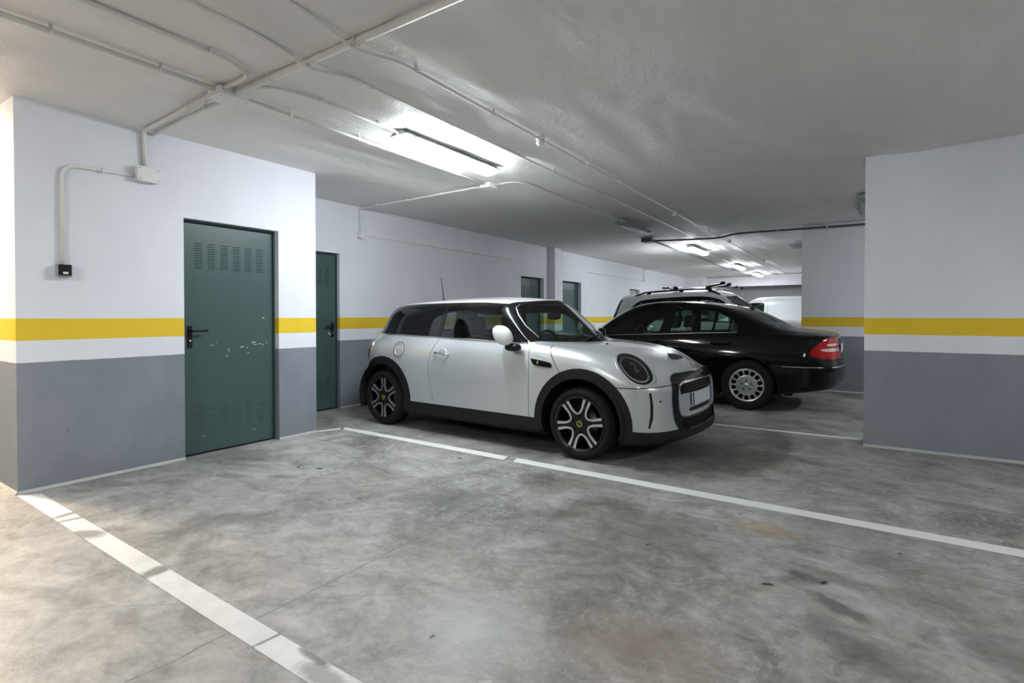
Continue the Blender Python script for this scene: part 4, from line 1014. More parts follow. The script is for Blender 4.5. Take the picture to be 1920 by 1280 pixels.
# ================================================================ black saloon
def saloon():
    car = empty('sedan_car', (-1.245 - 2.854, 8.13, 0), PI, 'black four-door saloon parked behind the silver hatchback', 'car')
    M_P = mat('black_paint', (.003, .003, .0035), .07, 0., spec=.38); LB = -2.854
    cols = [(-3.89, 0, -3.835, 0, .955, -3.78, 0, .990, -3.72, .998),
            (-3.865, .42, -3.81, .40, .955, -3.75, .33, .990, -3.68, 1.002),
            (-3.79, .71, -3.735, .65, .952, -3.68, .50, .992, -3.60, 1.012),
            (-3.62, .85, -3.59, .785, .950, -3.54, .58, 1.002, -3.50, 1.022),
            (-3.40, .893, -3.38, .820, .955, -3.36, .63, 1.018, -3.38, 1.042),
            (-3.15, .905, -3.15, .825, .968, -3.15, .68, 1.06, -3.22, 1.110),
            (-2.90, .908, -2.90, .825, .982, -2.87, .67, 1.17, -2.92, 1.265),
            (-2.62, .908, -2.64, .828, .984, -2.56, .63, 1.295, -2.58, 1.360),
            (-2.40, .908, -2.40, .832, .977, -2.32, .605, 1.345, -2.30, 1.402),
            (-2.05, .909, -2.05, .838, .963, -2.02, .597, 1.374, -2.0, 1.425),
            (-1.60, .910, -1.62, .840, .946, -1.68, .60, 1.378, -1.65, 1.430),
            (-1.25, .910, -1.32, .838, .934, -1.42, .602, 1.350, -1.36, 1.414),
            (-1.02, .909, -1.12, .835, .925, -1.23, .612, 1.298, -1.12, 1.368),
            (-.80, .908, -.94, .830, .916, -1.02, .645, 1.195, -.86, 1.262),
            (-.60, .906, -.78, .825, .908, -.82, .685, 1.065, -.56, 1.10),
            (-.42, .905, -.62, .820, .900, -.64, .705, .955, -.28, .970),
            (-.10, .904, -.20, .800, .890, -.20, .60, .935, -.04, .955),
            (.28, .89, .26, .755, .845, .26, .52, .885, .30, .905),
            (.55, .82, .50, .66, .765, .50, .42, .815, .52, .835),
            (.74, .60, .69, .45, .68, .67, .28, .745, .66, .765),
            (.83, 0, .78, 0, .63, .76, 0, .70, .75, .72)]
    rows = [(.30, .175, .20, .08, .10, .16), (.33, .215, .235, .02, .02, .03), (.44, .33, .33, .006, 0, -.005),
            (.575, .50, .43, 0, 0, -.012), (.68, .68, .53, .002, .012, .018), (.86, .86, .61, .030, .02, .045)]
    sh = Shell(make_net(cols, rows, .014), 7, 7); c = sh.cut; NC = len(cols) - 1
    # glass: roof ridge is row 8
    c('uv', [(12.25, 11.1), (12.25, 8.35), (13.0, 8.22), (14.7, 8.22), (15.05, 9.2), (15.1, 11.1)], 'ws', {'paint'})
    c('uv', [(5.25, 11.1), (5.2, 9.0), (5.35, 8.25), (6.5, 8.2), (7.65, 8.3), (7.8, 9.2), (7.85, 11.1)], 'rearglass', {'paint'})
    up = (3.5, 16, 6.02, 8.2)
    dlo = smoothpoly([(-.83, .925), (-.82, .94), (-.99, 1.085), (-1.2, 1.198), (-1.42, 1.283), (-1.62, 1.323), (-1.9, 1.340), (-2.2, 1.326), (-2.46, 1.278), (-2.65, 1.19), (-2.76, 1.07), (-2.768, 1.015), (-2.71, .999), (-2.3, .984), (-1.5, .950)], 3)
    c('side', dlo, 'frame', {'paint'}, up)
    c('side', smoothpoly([(-.90, .945), (-.895, .955), (-1.02, 1.065), (-1.226, 1.178), (-1.431, 1.258), (-1.608, 1.296), (-1.77, 1.314), (-1.785, 1.305), (-1.70, .972), (-1.68, .966), (-1.3, .955)], 2), 'glassF', {'frame'}, up)
    c('side', smoothpoly([(-1.86, .975), (-1.86, .985), (-1.915, 1.305), (-1.93, 1.318), (-2.15, 1.312), (-2.38, 1.280), (-2.435, 1.262), (-2.442, 1.25), (-2.405, .998), (-2.39, .991), (-2.1, .982)], 2), 'glassR', {'frame'}, up)
    c('side', smoothpoly([(-2.445, .996), (-2.48, 1.24), (-2.49, 1.245), (-2.56, 1.215), (-2.625, 1.178), (-2.632, 1.165), (-2.615, 1.005), (-2.605, .999)], 2), 'glassV', {'frame'}, up)
    c('side', smoothpoly([(-2.645, 1.005), (-2.660, 1.145), (-2.67, 1.145), (-2.728, 1.06), (-2.735, 1.02), (-2.715, 1.005)], 2), 'glassW', {'frame'}, up)
    # doors
    lo = (3, 17, 1.2, 6.15)
    dF = [(-.52, .34), (-.46, .60), (-.50, .88), (-.80, .95), (-1.775, .985), (-1.78, .34)]
    dR = [(-1.79, .34), (-1.785, .985), (-2.72, 1.02), (-2.73, .93), (-2.68, .82), (-2.52, .76), (-2.44, .62), (-2.40, .44), (-2.36, .34)]
    for d_, n_ in ((dF, 'doorF'), (dR, 'doorR')):
        c('side', d_, 'gap', {'paint'}, lo); c('side', inset(d_, .004), n_, {'gap'}, lo)
    for ax in (0, LB): c('side', circle(ax, .325, .355, 44), 'hole', None, (0, NC, 0, 6))
    # boot lid seam, bumper seam
    c('side', strip([(-3.42, .545), (-3.30, .545), (-3.275, .50), (-3.27, .30)], .005), 'gap', {'paint'}, (0, 6, 0, 5.5))
    c('side', strip(smoothpoly([(-3.20, 1.02), (-3.45, .985), (-3.62, .962), (-3.69, .94), (-3.73, .76), (-3.74, .66)], 3, False), .005), 'gap', {'paint'}, (0, 6, 4, 7))
    c('rear', [(-.02, .665), (.68, .665), (.80, .665), (.80, .658), (-.02, .658)], 'gap', {'paint'}, (0, 3.5, 3, 6))
    c('side', smoothpoly([(-3.555, .762), (-3.58, .80), (-3.68, .905), (-3.72, .935), (-3.78, .93), (-3.90, .93), (-3.92, .72), (-3.90, .685), (-3.75, .687), (-3.61, .71), (-3.565, .735)], 3), 'tail', {'paint', 'gap'}, (.9, 4.5, 3.3, 6.2))
    c('side', smoothpoly([(-3.665, .795), (-3.70, .808), (-3.9, .812), (-3.9, .775), (-3.71, .775)], 2), 'tail_white', {'tail'}, None)
    c('side', [(-3.73, .865), (-3.9, .87), (-3.9, .84), (-3.72, .84)], 'tail_white', {'tail'}, None)
    c('front', smoothpoly([(.40, .70), (.55, .72), (.70, .70), (.74, .62), (.66, .55), (.50, .55), (.40, .60)], 3), 'headlamp', {'paint'}, (16, NC, 3, 8), .2)
    c('front', [(-.02, .70), (.26, .69), (.29, .60), (.24, .47), (-.02, .46)], 'grille', {'paint'}, (17, NC + .1, 2, 9), .2)
    sh.emit('paint', 'body_shell', M_P, car)
    for n_, nm in (('doorF', 'front_door'), ('doorR', 'rear_door')): sh.emit(n_, nm, M_P, car, 'each')
    tag(sh.emit('gap', 'panel_seam', M_SEAM, car, off=-.008, skirt=0)[0], kind='stuff')
    sh.emit('frame', 'window_frame', M_GLOSSBLK, car, off=-.002, skirt=.006)
    for n_, nm in (('glassF', 'front_window'), ('glassR', 'rear_side_window'), ('glassV', 'vent_window'), ('glassW', 'corner_window')): sh.emit(n_, nm, M_GLASS, car, 'each', off=-.005, skirt=0)
    sh.emit('ws', 'windscreen', M_GLASS, car, off=-.002, skirt=0); sh.emit('rearglass', 'rear_window', M_GLASSD, car, off=-.002, skirt=0)
    M_RED = mat('tail_red', (.45, .004, .008), .12, spec=.3); M_WLENS = mat('tail_clear', (.72, .60, .60), .12, coat=1.)
    tl = sh.emit('tail', 'tail_light', M_RED, car, 'each', off=.004, skirt=.012); tw = sh.emit('tail_white', 'reversing_lens', M_WLENS, car, 'each', off=.005, skirt=.01)
    for a, b in zip(tl, tw): a['label'] = 'red tail light with pale lens band'; b.parent = a
    sh.emit('headlamp', 'headlight', M_LENS, car, 'each', off=.002, skirt=.01); sh.emit('headlamp', 'headlight_bowl', M_SILVER, car, 'each', off=-.03, skirt=0)
    gr = sh.emit('grille', 'grille', M_CHROME, car, off=.006, skirt=.01)[0]
    # mouldings: belt chrome, bumper strip, sill strip
    surf_tube(sh, 'side', [(-.84, .922), (-1.06, .928), (-1.5, .944), (-1.84, .957), (-2.3, .978), (-2.73, .992)], .007, 'belt_moulding', mat('satin_trim', (.35, .35, .36), .3, .9), car, .002)
    surf_tube(sh, 'side', [(-3.25, .582), (-3.50, .583), (-3.70, .585)], .006, 'bumper_strip', M_CHROME, car, .004, smooth=2)
    P = [sh.proj('rear', y, .585, .004)[0] for y in np.linspace(0, .74, 12)]
    MB().tube([(p.x, -p.y, p.z) for p in P[::-1]] + [(p.x, p.y, p.z) for p in P[1:]], .007, 8).build('rear_bumper_strip', M_CHROME, car, True)
    surf_tube(sh, 'side', [(-.52, .545), (-1.2, .545), (-1.9, .545), (-2.42, .545)], .010, 'door_moulding', M_P, car, .004)
    for x0 in (-1.72, -2.66):
        for sg in (1, -1):
            a = sh.proj('side', x0, .855, 0)[0]; b = sh.proj('side', x0 + .24, .848, 0)[0]; m_ = (a + b) / 2
            MB().tube([(a.x, (a.y + .004) * sg, a.z), (a.x + .03, (a.y + .034) * sg, a.z), (m_.x, (m_.y + .040) * sg, m_.z), (b.x - .03, (b.y + .034) * sg, b.z), (b.x, (b.y + .004) * sg, b.z)], .0125, 8).build('door_handle', M_P, car, True)
    for sg in (1, -1):
        mo = ellipsoid(MB(), (-.91, .985 * sg, .965), (.065, .115, .070), 20, 12, .75, lambda p: (p[0] - (abs(p[1]) - .985) * .4, p[1], p[2])).build('mirror', M_P, car, True)
        ellipsoid(MB(), (-.968, .985 * sg, .965), (.010, .10, .056), 14, 8, .7, lambda p: (p[0] - (abs(p[1]) - .985) * .4, p[1], p[2])).build('mirror_glass', M_CHROME, mo, True)
        MB().tube([(-.86, .84 * sg, .925), (-.88, .90 * sg, .945)], [.04, .03], 10).build('mirror_foot', M_BLKP, mo, True)
    # filler flap, fin, rear plate, exhaust
    ring = [sh.proj('side', x, z, .001)[0] for x, z in rrect(-2.93, -2.77, .76, .92, .05, 5)]; ring.append(ring[0])
    MB().tube([(p.x, -p.y, p.z) for p in ring], .003, 5).build('filler_flap_seam', M_SEAM, car)
    q = sh.proj('top', -2.76, 0, 0)[0]; MB().prism([(q.x + .06, q.z - .01), (q.x - .05, q.z - .03), (q.x - .05, q.z + .035), (q.x - .025, q.z + .04), (q.x + .01, q.z + .012)], -.012, .012, 'y').build('roof_fin', M_BLKP, car, bevel=.006)
    q = sh.proj('rear', 0, .79, 0)[0]; pl = MB().box(-.012, 0, -.26, .26, -.055, .055).build('number_plate', M_PLATE, car, bevel=.003); pl.location = (q.x + .004, 0, .79)
    P = [sh.proj('top', -3.80, y, .002)[0] for y in np.linspace(0, .55, 6)]
    # cabin
    MB().prism([(-.52, .60), (-.55, .88), (-.75, .925), (-1.08, .925), (-1.15, .86), (-1.08, .60)], -.70, .70, 'y').build('dashboard', M_DARKIN, car, bevel=.02)
    MB().box(-2.9, -.4, -.76, .76, .26, .31).build('cabin_floor', M_DARKIN, car)
    MB().box(-3.2, -2.68, -.66, .66, .93, .98).build('parcel_shelf', M_DARKIN, car, bevel=.01)
    for sg in (1, -1):
        seat(car, -1.66, .37 * sg, .36, M_GREYIN, back=.62)
        MB().prism([(-2.70, .32), (-.5, .32), (-.75, .88), (-1.6, .93), (-2.70, .955)], .745 * sg, .765 * sg, 'y').build('door_card', M_DARKIN, car)
    rb = seat(car, -2.45, 0, .38, M_GREYIN, False, 1.26, .60, .3)
    for sg in (1, -1): MB().prism([(p - q_ * .3, q_) for p, q_ in rrect(-.03, .06, .60, .76, .03, 3)], .34 * sg - .12, .34 * sg + .12, 'y').build('headrest', M_GREYIN, rb, True, bevel=.03)
    steering_wheel(car, -1.22, .37, .90, .42)
    ellipsoid(MB(), (-1.05, 0, 1.24), (.02, .12, .035), 16, 8, .7).build('rear_view_mirror', M_BLKP, car, True)
    wheel_well(car, 0, .325, .385, .55, .905); wheel_well(car, LB, .325, .385, .55, .905)
    underbody(car, -3.36, .45, .22, .32, .80, .55, (0, LB), .42)
    # wheels: pierced disc
    for (ax, sg) in ((0, -1), (0, 1), (LB, -1), (LB, 1)):
        R, rr, W = .322, .212, .215; wh = tyre(car, ax, .772 * sg, .322, R, rr, W, sg); f = W / 2 * sg
        rim_barrel(wh, rr, W, sg, M_BLKP, M_SILVER)
        n = 14; hub = []
        MB().lathe([(0, f - sg * .010), (.05, f - sg * .008), (.07, f - sg * .012), (.118, f - sg * .004), (.130, f - sg * .008), (.134, f - sg * .03), (0, f - sg * .03)], 42, 'y').build('wheel_disc', M_SILVER, wh, True)
        MB().lathe([(.186, f - sg * .03), (.188, f - sg * .006), (.205, f - sg * .004), (.213, f - sg * .012)], 48, 'y').build('wheel_ring', M_SILVER, wh, True)
        for k in range(n):
            a = 2 * PI * k / n
            def rp(r, t): return (r * math.cos(a) - t * math.sin(a), r * math.sin(a) + t * math.cos(a))
            P = [rp(.122, -.017), rp(.138, -.011), rp(.155, -.0095), rp(.172, -.012), rp(.192, -.020), rp(.192, .020), rp(.172, .012), rp(.155, .0095), rp(.138, .011), rp(.122, .017)]
            MB().prism(P, f - sg * .028, f - sg * .006, 'y').build('spoke', M_SILVER, wh, bevel=.003)
        for k in range(5):
            a = 2 * PI * k / 5 + PI / 2; MB().lathe([(0, f - sg * .006), (.011, f - sg * .006), (.011, f - sg * .02)], 10, 'y', (.058 * math.cos(a), 0, .058 * math.sin(a))).build('wheel_bolt', M_SEAM, wh)
        MB().lathe([(0, f - sg * .002), (.020, f - sg * .002), (.028, f - sg * .008)], 20, 'y').build('hub_cap', M_SILVER, wh, True)
        for k in range(3):
            a = PI / 2 + k * 2 * PI / 3; MB().prism([(.003 * math.cos(a + PI / 2), .003 * math.sin(a + PI / 2)), (.018 * math.cos(a), .018 * math.sin(a)), (-.003 * math.cos(a + PI / 2), -.003 * math.sin(a + PI / 2))], f - sg * .0018, f - sg * .0008, 'y').build('hub_star', M_CHROME, wh)
    return car
saloon()
# ================================================================ white crossover with roof rack, and white van
def crossover():
    car = empty('crossover_car', (-.80, 11.10, 0), 0, 'white crossover with a roof rack parked behind the black saloon', 'car')
    M_P = mat('white_paint', (.74, .76, .77), .28, 0., coat=1.); LB = -2.76
    cols = [(-3.83, 0, -3.76, 0, 1.07, -3.54, 0, 1.56, -3.22, 1.655),
            (-3.81, .42, -3.74, .40, 1.07, -3.52, .34, 1.56, -3.17, 1.657),
            (-3.72, .72, -3.65, .64, 1.075, -3.43, .53, 1.565, -3.05, 1.662),
            (-3.48, .87, -3.42, .77, 1.08, -3.22, .605, 1.575, -2.86, 1.675),
            (-3.03, .905, -3.0, .815, 1.085, -2.88, .63, 1.60, -2.60, 1.69),
            (-2.4, .908, -2.4, .83, 1.08, -2.3, .64, 1.625, -2.15, 1.705),
            (-1.9, .91, -1.9, .835, 1.07, -1.85, .645, 1.635, -1.75, 1.71),
            (-1.5, .91, -1.5, .833, 1.06, -1.52, .64, 1.612, -1.48, 1.69),
            (-1.28, .91, -1.28, .83, 1.05, -1.36, .64, 1.58, -1.27, 1.655),
            (-1.1, .908, -1.1, .828, 1.045, -1.2, .65, 1.525, -1.1, 1.595),
            (-.88, .907, -.90, .825, 1.035, -.98, .68, 1.34, -.80, 1.38),
            (-.62, .906, -.68, .82, 1.025, -.70, .72, 1.12, -.42, 1.15),
            (-.35, .905, -.42, .81, 1.01, -.42, .62, 1.075, -.25, 1.10),
            (.1, .905, .08, .79, .975, .08, .55, 1.02, .12, 1.04),
            (.45, .86, .40, .71, .915, .40, .46, .955, .42, .975),
            (.68, .70, .62, .55, .84, .60, .32, .88, .60, .895),
            (.79, .42, .73, .34, .79, .70, .2, .83, .70, .845),
            (.83, 0, .77, 0, .77, .745, 0, .81, .74, .825)]
    rows = [(.30, .22, .24, .08, .10, .14), (.35, .27, .27, .02, 0, .03), (.48, .40, .36, .005, 0, 0), (.62, .58, .48, 0, 0, 0), (.76, .76, .60, .003, .01, .01), (.93, .92, .70, .03, .03, .035)]
    cols = [c_[:7] + (c_[7] + .03, c_[8], c_[9] + .03) for c_ in cols]
    cols = [(c_[0], c_[1], c_[2] - (.12 if 9 <= i <= 12 else 0), c_[3], c_[4], c_[5] - (.2 if 8 <= i <= 11 else .1 if i in (7, 12) else 0), c_[6], c_[7], c_[8] - (.2 if 8 <= i <= 11 else .1 if i in (7, 12) else 0), c_[9]) for i, c_ in enumerate(cols)]
    sh = Shell(make_net(cols, rows, .014), 6, 6); c = sh.cut
    c('uv', [(-.1, -.1), (17.1, -.1), (17.1, 1.9), (-.1, 1.9)], 'clad')
    for ax in (0, LB): c('side', circle(ax, .35, .43, 40), 'clad', {'paint'}, (0, 17, 0, 6)); c('side', circle(ax, .35, .38, 40), 'hole', None, (0, 17, 0, 6))
    c('uv', [(9.1, 11.1), (9.1, 8.35), (10, 8.2), (10.8, 8.25), (11.05, 9.2), (11.1, 11.1)], 'ws', {'paint'})
    c('uv', [(-.1, 6.4), (2.4, 6.4), (2.3, 7.8), (-.1, 7.8)], 'rearglass', {'paint'})
    up = (2.4, 12, 6.02, 8.1)
    dlo = smoothpoly([(-1.0, 1.07), (-.98, 1.085), (-1.17, 1.29), (-1.38, 1.475), (-1.55, 1.545), (-1.8, 1.582), (-2.3, 1.575), (-2.80, 1.545), (-3.04, 1.495), (-3.20, 1.35), (-3.19, 1.27), (-2.98, 1.15), (-2.3, 1.11)], 3)
    c('side', dlo, 'frame', {'paint'}, up)
    for n_, P in (('g1', [(-1.08, 1.09), (-1.23, 1.27), (-1.42, 1.455), (-1.57, 1.52), (-1.76, 1.553), (-1.79, 1.545), (-1.81, 1.105)]), ('g2', [(-1.89, 1.108), (-1.86, 1.555), (-2.2, 1.557), (-2.54, 1.545), (-2.57, 1.53), (-2.58, 1.13)]), ('g3', [(-2.65, 1.14), (-2.63, 1.53), (-2.82, 1.51), (-3.0, 1.46), (-3.11, 1.34), (-3.0, 1.20)])):
        c('side', P, n_, {'frame'}, up)
    lo = (3, 13, 1.8, 6.15)
    for d_, n_ in (([(-.68, .42), (-.70, .95), (-.99, 1.08), (-1.86, 1.11), (-1.87, .42)], 'd1'), ([(-1.88, .42), (-1.87, 1.11), (-2.66, 1.14), (-2.62, .86), (-2.42, .75), (-2.33, .42)], 'd2')):
        c('side', d_, 'gap', {'paint'}, lo); c('side', inset(d_, .004), n_, {'gap'}, lo)
    c('front', smoothpoly([(.38, .80), (.58, .84), (.74, .83), (.76, .76), (.60, .71), (.42, .72)], 3), 'lamp', {'paint'}, (13, 17.1, 3, 8), .1)
    c('front', [(.02, .78), (.30, .78), (.34, .70), (.28, .60), (.02, .60)], 'grille', {'paint'}, (14, 17.1, 2, 8), .1)
    c('side', smoothpoly([(-3.40, 1.04), (-3.45, .96), (-3.8, .94), (-3.8, 1.06), (-3.6, 1.07)], 2), 'tail', {'paint'}, (0, 4, 3.5, 6.1))
    sh.emit('paint', 'body_shell', M_P, car); sh.emit('d1', 'front_door', M_P, car, 'each'); sh.emit('d2', 'rear_door', M_P, car, 'each')
    tag(sh.emit('gap', 'panel_seam', M_SEAM, car, off=-.008, skirt=0)[0], kind='stuff')
    sh.emit('clad', 'lower_cladding', M_CLAD, car, off=.004, skirt=.02); sh.emit('frame', 'window_frame', M_GLOSSBLK, car, off=-.002)
    sh.emit('ws', 'windscreen', M_GLASS, car, off=-.003, skirt=0); sh.emit('rearglass', 'rear_window', M_GLASSD, car, off=.003, skirt=.01)
    for n_, nm, m_ in (('g1', 'front_window', M_GLASS), ('g2', 'rear_side_window', M_GLASSD), ('g3', 'quarter_window', M_GLASSD)): sh.emit(n_, nm, m_, car, 'each', off=-.005, skirt=0)
    sh.emit('lamp', 'headlight', M_SILVER, car, 'each', off=.002); sh.emit('grille', 'grille_half', M_BLKP, car, 'each', off=.003)
    sh.emit('tail', 'tail_light', mat('tail_lens_red', (.30, .008, .012), .12, coat=.5), car, 'each', off=.004)
    for sg in (1, -1):
        surf_tube(sh, 'side', [(-1.02, 1.075), (-1.5, 1.092), (-2.3, 1.107), (-2.9, 1.135)], .006, 'belt_moulding', M_SILVER, car, .002, 'left' if sg > 0 else 'right')
        mo = ellipsoid(MB(), (-.98, 1.0 * sg, 1.11), (.07, .115, .075), 20, 12, .75).build('mirror', M_P, car, True)
        MB().tube([(-.94, .84 * sg, 1.06), (-.96, .92 * sg, 1.08)], [.045, .035], 10).build('mirror_foot', M_BLKP, mo, True)
        # roof rail on feet
        rz = lambda x: sh.proj('top', x, .60, 0)[0].z
        xs = np.linspace(-3.08, -1.55, 12); P = [(x, .60 * sg, rz(x) + .042) for x in xs]; P[0] = (P[0][0] - .06, P[0][1], P[0][2] - .05); P[-1] = (P[-1][0] + .08, P[-1][1], P[-1][2] - .055)
        rl = MB().tube(P, .016, 8).build('roof_rail', M_BLKP, car, True)
        for x in (-2.85, -2.2, -1.65): MB().box(x - .04, x + .04, .59 * sg - .012, .59 * sg + .012, rz(x) - .012, rz(x) + .04).build('rail_foot', M_BLKP, rl, bevel=.005)
        decal(sh, 'side', [rrect(-.35, -.30, .90, .93, .01)], .006, 'indicator', M_SILVER, car, sg)
    for x in (-2.30, -1.68):
        z0 = sh.proj('top', x, .60, 0)[0].z + .05
        bar = MB().prism([(x + p, z0 + .045 + q_) for p, q_ in rrect(-.035, .035, -.012, .012, .011)], -.66, .66, 'y').build('roof_bar', M_SILVER, car)
        for sg in (1, -1):
            MB().prism([(x - .055, z0 - .02), (x + .055, z0 - .02), (x + .04, z0 + .055), (x - .04, z0 + .055)], .60 * sg - .04, .60 * sg + .04, 'y').build('bar_clamp', M_BLKP, bar, bevel=.01)
            MB().box(x - .036, x + .036, .66 * sg - .01, .66 * sg + .01, z0 + .03, z0 + .06).build('bar_end_cap', M_BLKP, bar, bevel=.004)
    for y_, nm in ((-.42, 'bike_carrier'), (.12, 'bike_carrier')):
        z0 = 1.765
        tr = MB().tube([(-2.62, y_, z0), (-1.22, y_, z0 - .012)], .013, 8).build(nm, M_SILVER, car, True)
        for x in (-2.55, -1.42):
            MB().prism([(x - .09, z0 - .006), (x + .09, z0 - .006), (x + .06, z0 + .03), (x + .02, z0 + .02), (x - .02, z0 + .02), (x - .06, z0 + .03)], y_ - .035, y_ + .035, 'y').build('wheel_tray', M_BLKP, tr, bevel=.006)
        MB().tube([(-2.58, y_ + .02, z0 + .01), (-2.58, y_ + .02, z0 - .09)], .007, 6).build('tray_strap', M_BLKP, tr, True)
        MB().tube([(-1.78, y_ + .03, z0 + .02), (-1.52, y_ + .03, z0 + .055), (-1.46, y_ + .03, z0 + .09)], [.018, .022, .026], 8).build('frame_arm', M_BLKP, tr, True)
        ellipsoid(MB(), (-1.47, y_ + .03, z0 + .075), (.05, .03, .032), 12, 8, .7).build('frame_clamp', M_BLKP, tr, True)
        MB().box(-1.24, -1.20, y_ - .02, y_ + .02, z0 - .03, z0 + .01).build('end_stop', M_BLKP, tr, bevel=.004)
    MB().prism([(-.80, .6), (-.80, .93), (-1.0, 1.05), (-1.3, 1.05), (-1.35, .6)], -.70, .70, 'y').build('dashboard', M_DARKIN, car, bevel=.02)
    for sg in (1, -1): seat(car, -1.85, .37 * sg, .57, M_DARKIN, back=.60)
    seat(car, -2.55, 0, .52, M_DARKIN, False, 1.26, .60, .25); steering_wheel(car, -1.42, .37, 1.0, .42)
    MB().box(-2.9, -.7, -.76, .76, .34, .40).build('cabin_floor', M_DARKIN, car)
    wheel_well(car, 0, .35, .41, .55, .905); wheel_well(car, LB, .35, .41, .55, .905); underbody(car, -3.25, .5, .24, .34, .80, .55, (0, LB), .44)
    for (ax, sg) in ((0, -1), (0, 1), (LB, -1), (LB, 1)):
        wh = tyre(car, ax, .775 * sg, .345, .345, .235, .225, sg); rim_barrel(wh, .235, .225, sg, M_BLKP, M_SILVER); f = .1125 * sg
        for k in range(10):
            a = 2 * PI * k / 10
            def rp(r, t): return (r * math.cos(a) - t * math.sin(a), r * math.sin(a) + t * math.cos(a))
            MB().prism([rp(.03, -.013), rp(.228, -.017), rp(.228, .017), rp(.03, .013)], f - sg * .035, f - sg * .012, 'y').build('spoke', M_SILVER, wh, bevel=.004)
        MB().lathe([(0, f - sg * .010), (.03, f - sg * .010), (.06, f - sg * .016), (.065, f - sg * .04)], 20, 'y').build('hub', M_SILVER, wh, True)
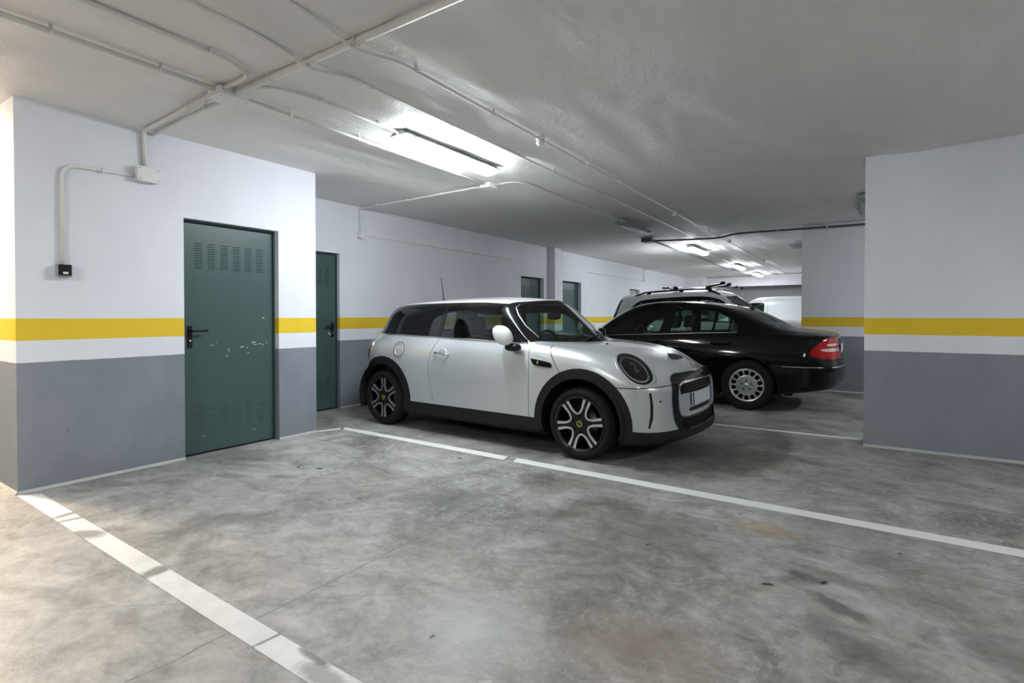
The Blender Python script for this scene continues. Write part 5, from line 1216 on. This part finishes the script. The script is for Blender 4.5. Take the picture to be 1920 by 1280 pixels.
def van():
    car = empty('white_van', (-4.08, 19.05, 0), PI, 'white panel van parked across in front of the back wall', 'van')
    M_P = mat('van_white', (.74, .77, .78), .35, 0., coat=.6); LB = -3.0
    cols = [(-3.75, 0, -3.72, 0, 1.1, -3.66, 0, 1.74, -3.50, 1.83),
            (-3.74, .45, -3.71, .44, 1.1, -3.65, .42, 1.74, -3.45, 1.835),
            (-3.70, .80, -3.67, .78, 1.1, -3.61, .70, 1.735, -3.35, 1.84),
            (-3.55, .885, -3.54, .865, 1.1, -3.48, .745, 1.745, -3.2, 1.845),
            (-3.0, .90, -3.0, .875, 1.09, -2.95, .755, 1.76, -2.8, 1.85),
            (-2.2, .90, -2.2, .875, 1.08, -2.2, .755, 1.765, -2.1, 1.85),
            (-1.6, .90, -1.6, .872, 1.06, -1.65, .75, 1.755, -1.6, 1.84),
            (-1.2, .90, -1.2, .87, 1.05, -1.35, .74, 1.73, -1.25, 1.81),
            (-.95, .90, -.98, .868, 1.045, -1.12, .73, 1.68, -1.02, 1.755),
            (-.65, .90, -.70, .865, 1.04, -.72, .76, 1.40, -.52, 1.45),
            (-.30, .898, -.36, .86, 1.03, -.34, .78, 1.12, -.08, 1.14),
            (-.05, .895, -.10, .84, 1.01, -.1, .66, 1.07, .06, 1.09),
            (.35, .88, .32, .77, .96, .32, .52, 1.0, .34, 1.02),
            (.62, .80, .56, .66, .87, .55, .40, .91, .56, .925),
            (.78, .50, .73, .40, .80, .71, .25, .84, .70, .855),
            (.83, 0, .78, 0, .78, .76, 0, .82, .75, .835)]
    rows = [(.35, .24, .25, .06, .08, .08), (.38, .28, .28, .01, 0, 0), (.5, .42, .38, 0, -.01, 0), (.66, .62, .50, 0, 0, 0), (.82, .80, .62, 0, .01, 0), (.98, .96, .72, .012, .03, .02)]
    sh = Shell(make_net(cols, rows, .012), 5, 5); c = sh.cut; up = (2, 11, 6.0, 8.1)
    for ax in (0, LB): c('side', circle(ax, .34, .38, 36), 'hole', None, (0, 16, 0, 6))
    c('uv', [(-.1, -.1), (15.1, -.1), (15.1, 1.6), (-.1, 1.6)], 'clad', {'paint'})
    c('uv', [(8.3, 11.1), (8.2, 8.4), (9.6, 8.2), (9.9, 11.1)], 'ws', {'paint'})
    c('side', smoothpoly([(-.56, 1.075), (-.62, 1.25), (-.90, 1.58), (-1.05, 1.62), (-1.42, 1.635), (-1.46, 1.60), (-1.44, 1.12), (-1.40, 1.09)], 3), 'win', {'paint'}, up)
    lo = (3, 12, 1.8, 8.1)
    for d_, n_ in (([(-.42, .45), (-.40, 1.02), (-.62, 1.30), (-.92, 1.66), (-1.52, 1.70), (-1.54, .45)], 'd1'), ([(-1.57, .45), (-1.56, 1.70), (-2.55, 1.71), (-2.55, .45)], 'd2')):
        c('side', strip(d_ + [d_[0]], .008), 'gap', {'paint'}, lo)
    c('front', smoothpoly([(.45, .82), (.62, .86), (.76, .82), (.74, .72), (.52, .72)], 2), 'lamp', {'paint'}, (11, 15.1, 3, 8), .1)
    c('front', [(.02, .76), (.38, .76), (.36, .66), (.02, .66)], 'grille', {'paint'}, (11, 15.1, 2, 8), .1)
    sh.emit('paint', 'body_shell', M_P, car); sh.emit('clad', 'lower_cladding', M_CLAD, car, off=.003); tag(sh.emit('gap', 'panel_seam', M_SEAM, car, off=-.006, skirt=0)[0], kind='stuff')
    sh.emit('ws', 'windscreen', M_GLASSD, car, skirt=0); sh.emit('win', 'door_window', M_GLASSD, car, 'each', skirt=0); sh.emit('lamp', 'headlight', M_SILVER, car, 'each'); sh.emit('grille', 'grille_half', M_BLKP, car, 'each')
    for sg in (1, -1):
        surf_tube(sh, 'side', [(-.6, .66), (-1.5, .66), (-2.6, .66)], .018, 'side_moulding', M_BLKP, car, .003, 'left' if sg > 0 else 'right')
        mo = ellipsoid(MB(), (-.66, 1.03 * sg, 1.15), (.06, .10, .11), 16, 10, .7).build('mirror', M_BLKP, car, True); MB().tube([(-.60, .85 * sg, 1.09), (-.63, .96 * sg, 1.12)], .035, 8).build('mirror_foot', M_BLKP, mo, True)
        p = sh.proj('side', -1.42, 1.0, 0)[0]; MB().box(p.x - .08, p.x + .08, p.y * sg - .012, p.y * sg + .03 * sg if sg > 0 else p.y * sg + .012, .99, 1.02).build('door_handle', M_BLKP, car, bevel=.006)
        seat(car, -1.35, .38 * sg, .62, M_DARKIN, back=.60)
    MB().box(-1.85, -1.82, -.72, .72, .4, 1.65).build('bulkhead', M_DARKIN, car)
    wheel_well(car, 0, .34, .40, .55, .89); wheel_well(car, LB, .34, .40, .55, .89); underbody(car, -3.5, .5, .25, .36, .80, .55, (0, LB), .42)
    for (ax, sg) in ((0, -1), (0, 1), (LB, -1), (LB, 1)):
        wh = tyre(car, ax, .77 * sg, .325, .325, .205, .205, sg); rim_barrel(wh, .205, .205, sg, M_BLKP, M_SILVER); f = .1025 * sg
        MB().lathe([(0, f - sg * .02), (.06, f - sg * .02), (.10, f - sg * .006), (.17, f - sg * .012), (.20, f - sg * .006)], 32, 'y').build('wheel_cover', M_SILVER, wh, True)
        for k in range(9):
            a = 2 * PI * k / 9; MB().box(-.012, .012, f - .004, f + .004, .125, .165).build('cover_slot', M_SEAM, wh).rotation_euler = (0, a, 0)
crossover(); van()
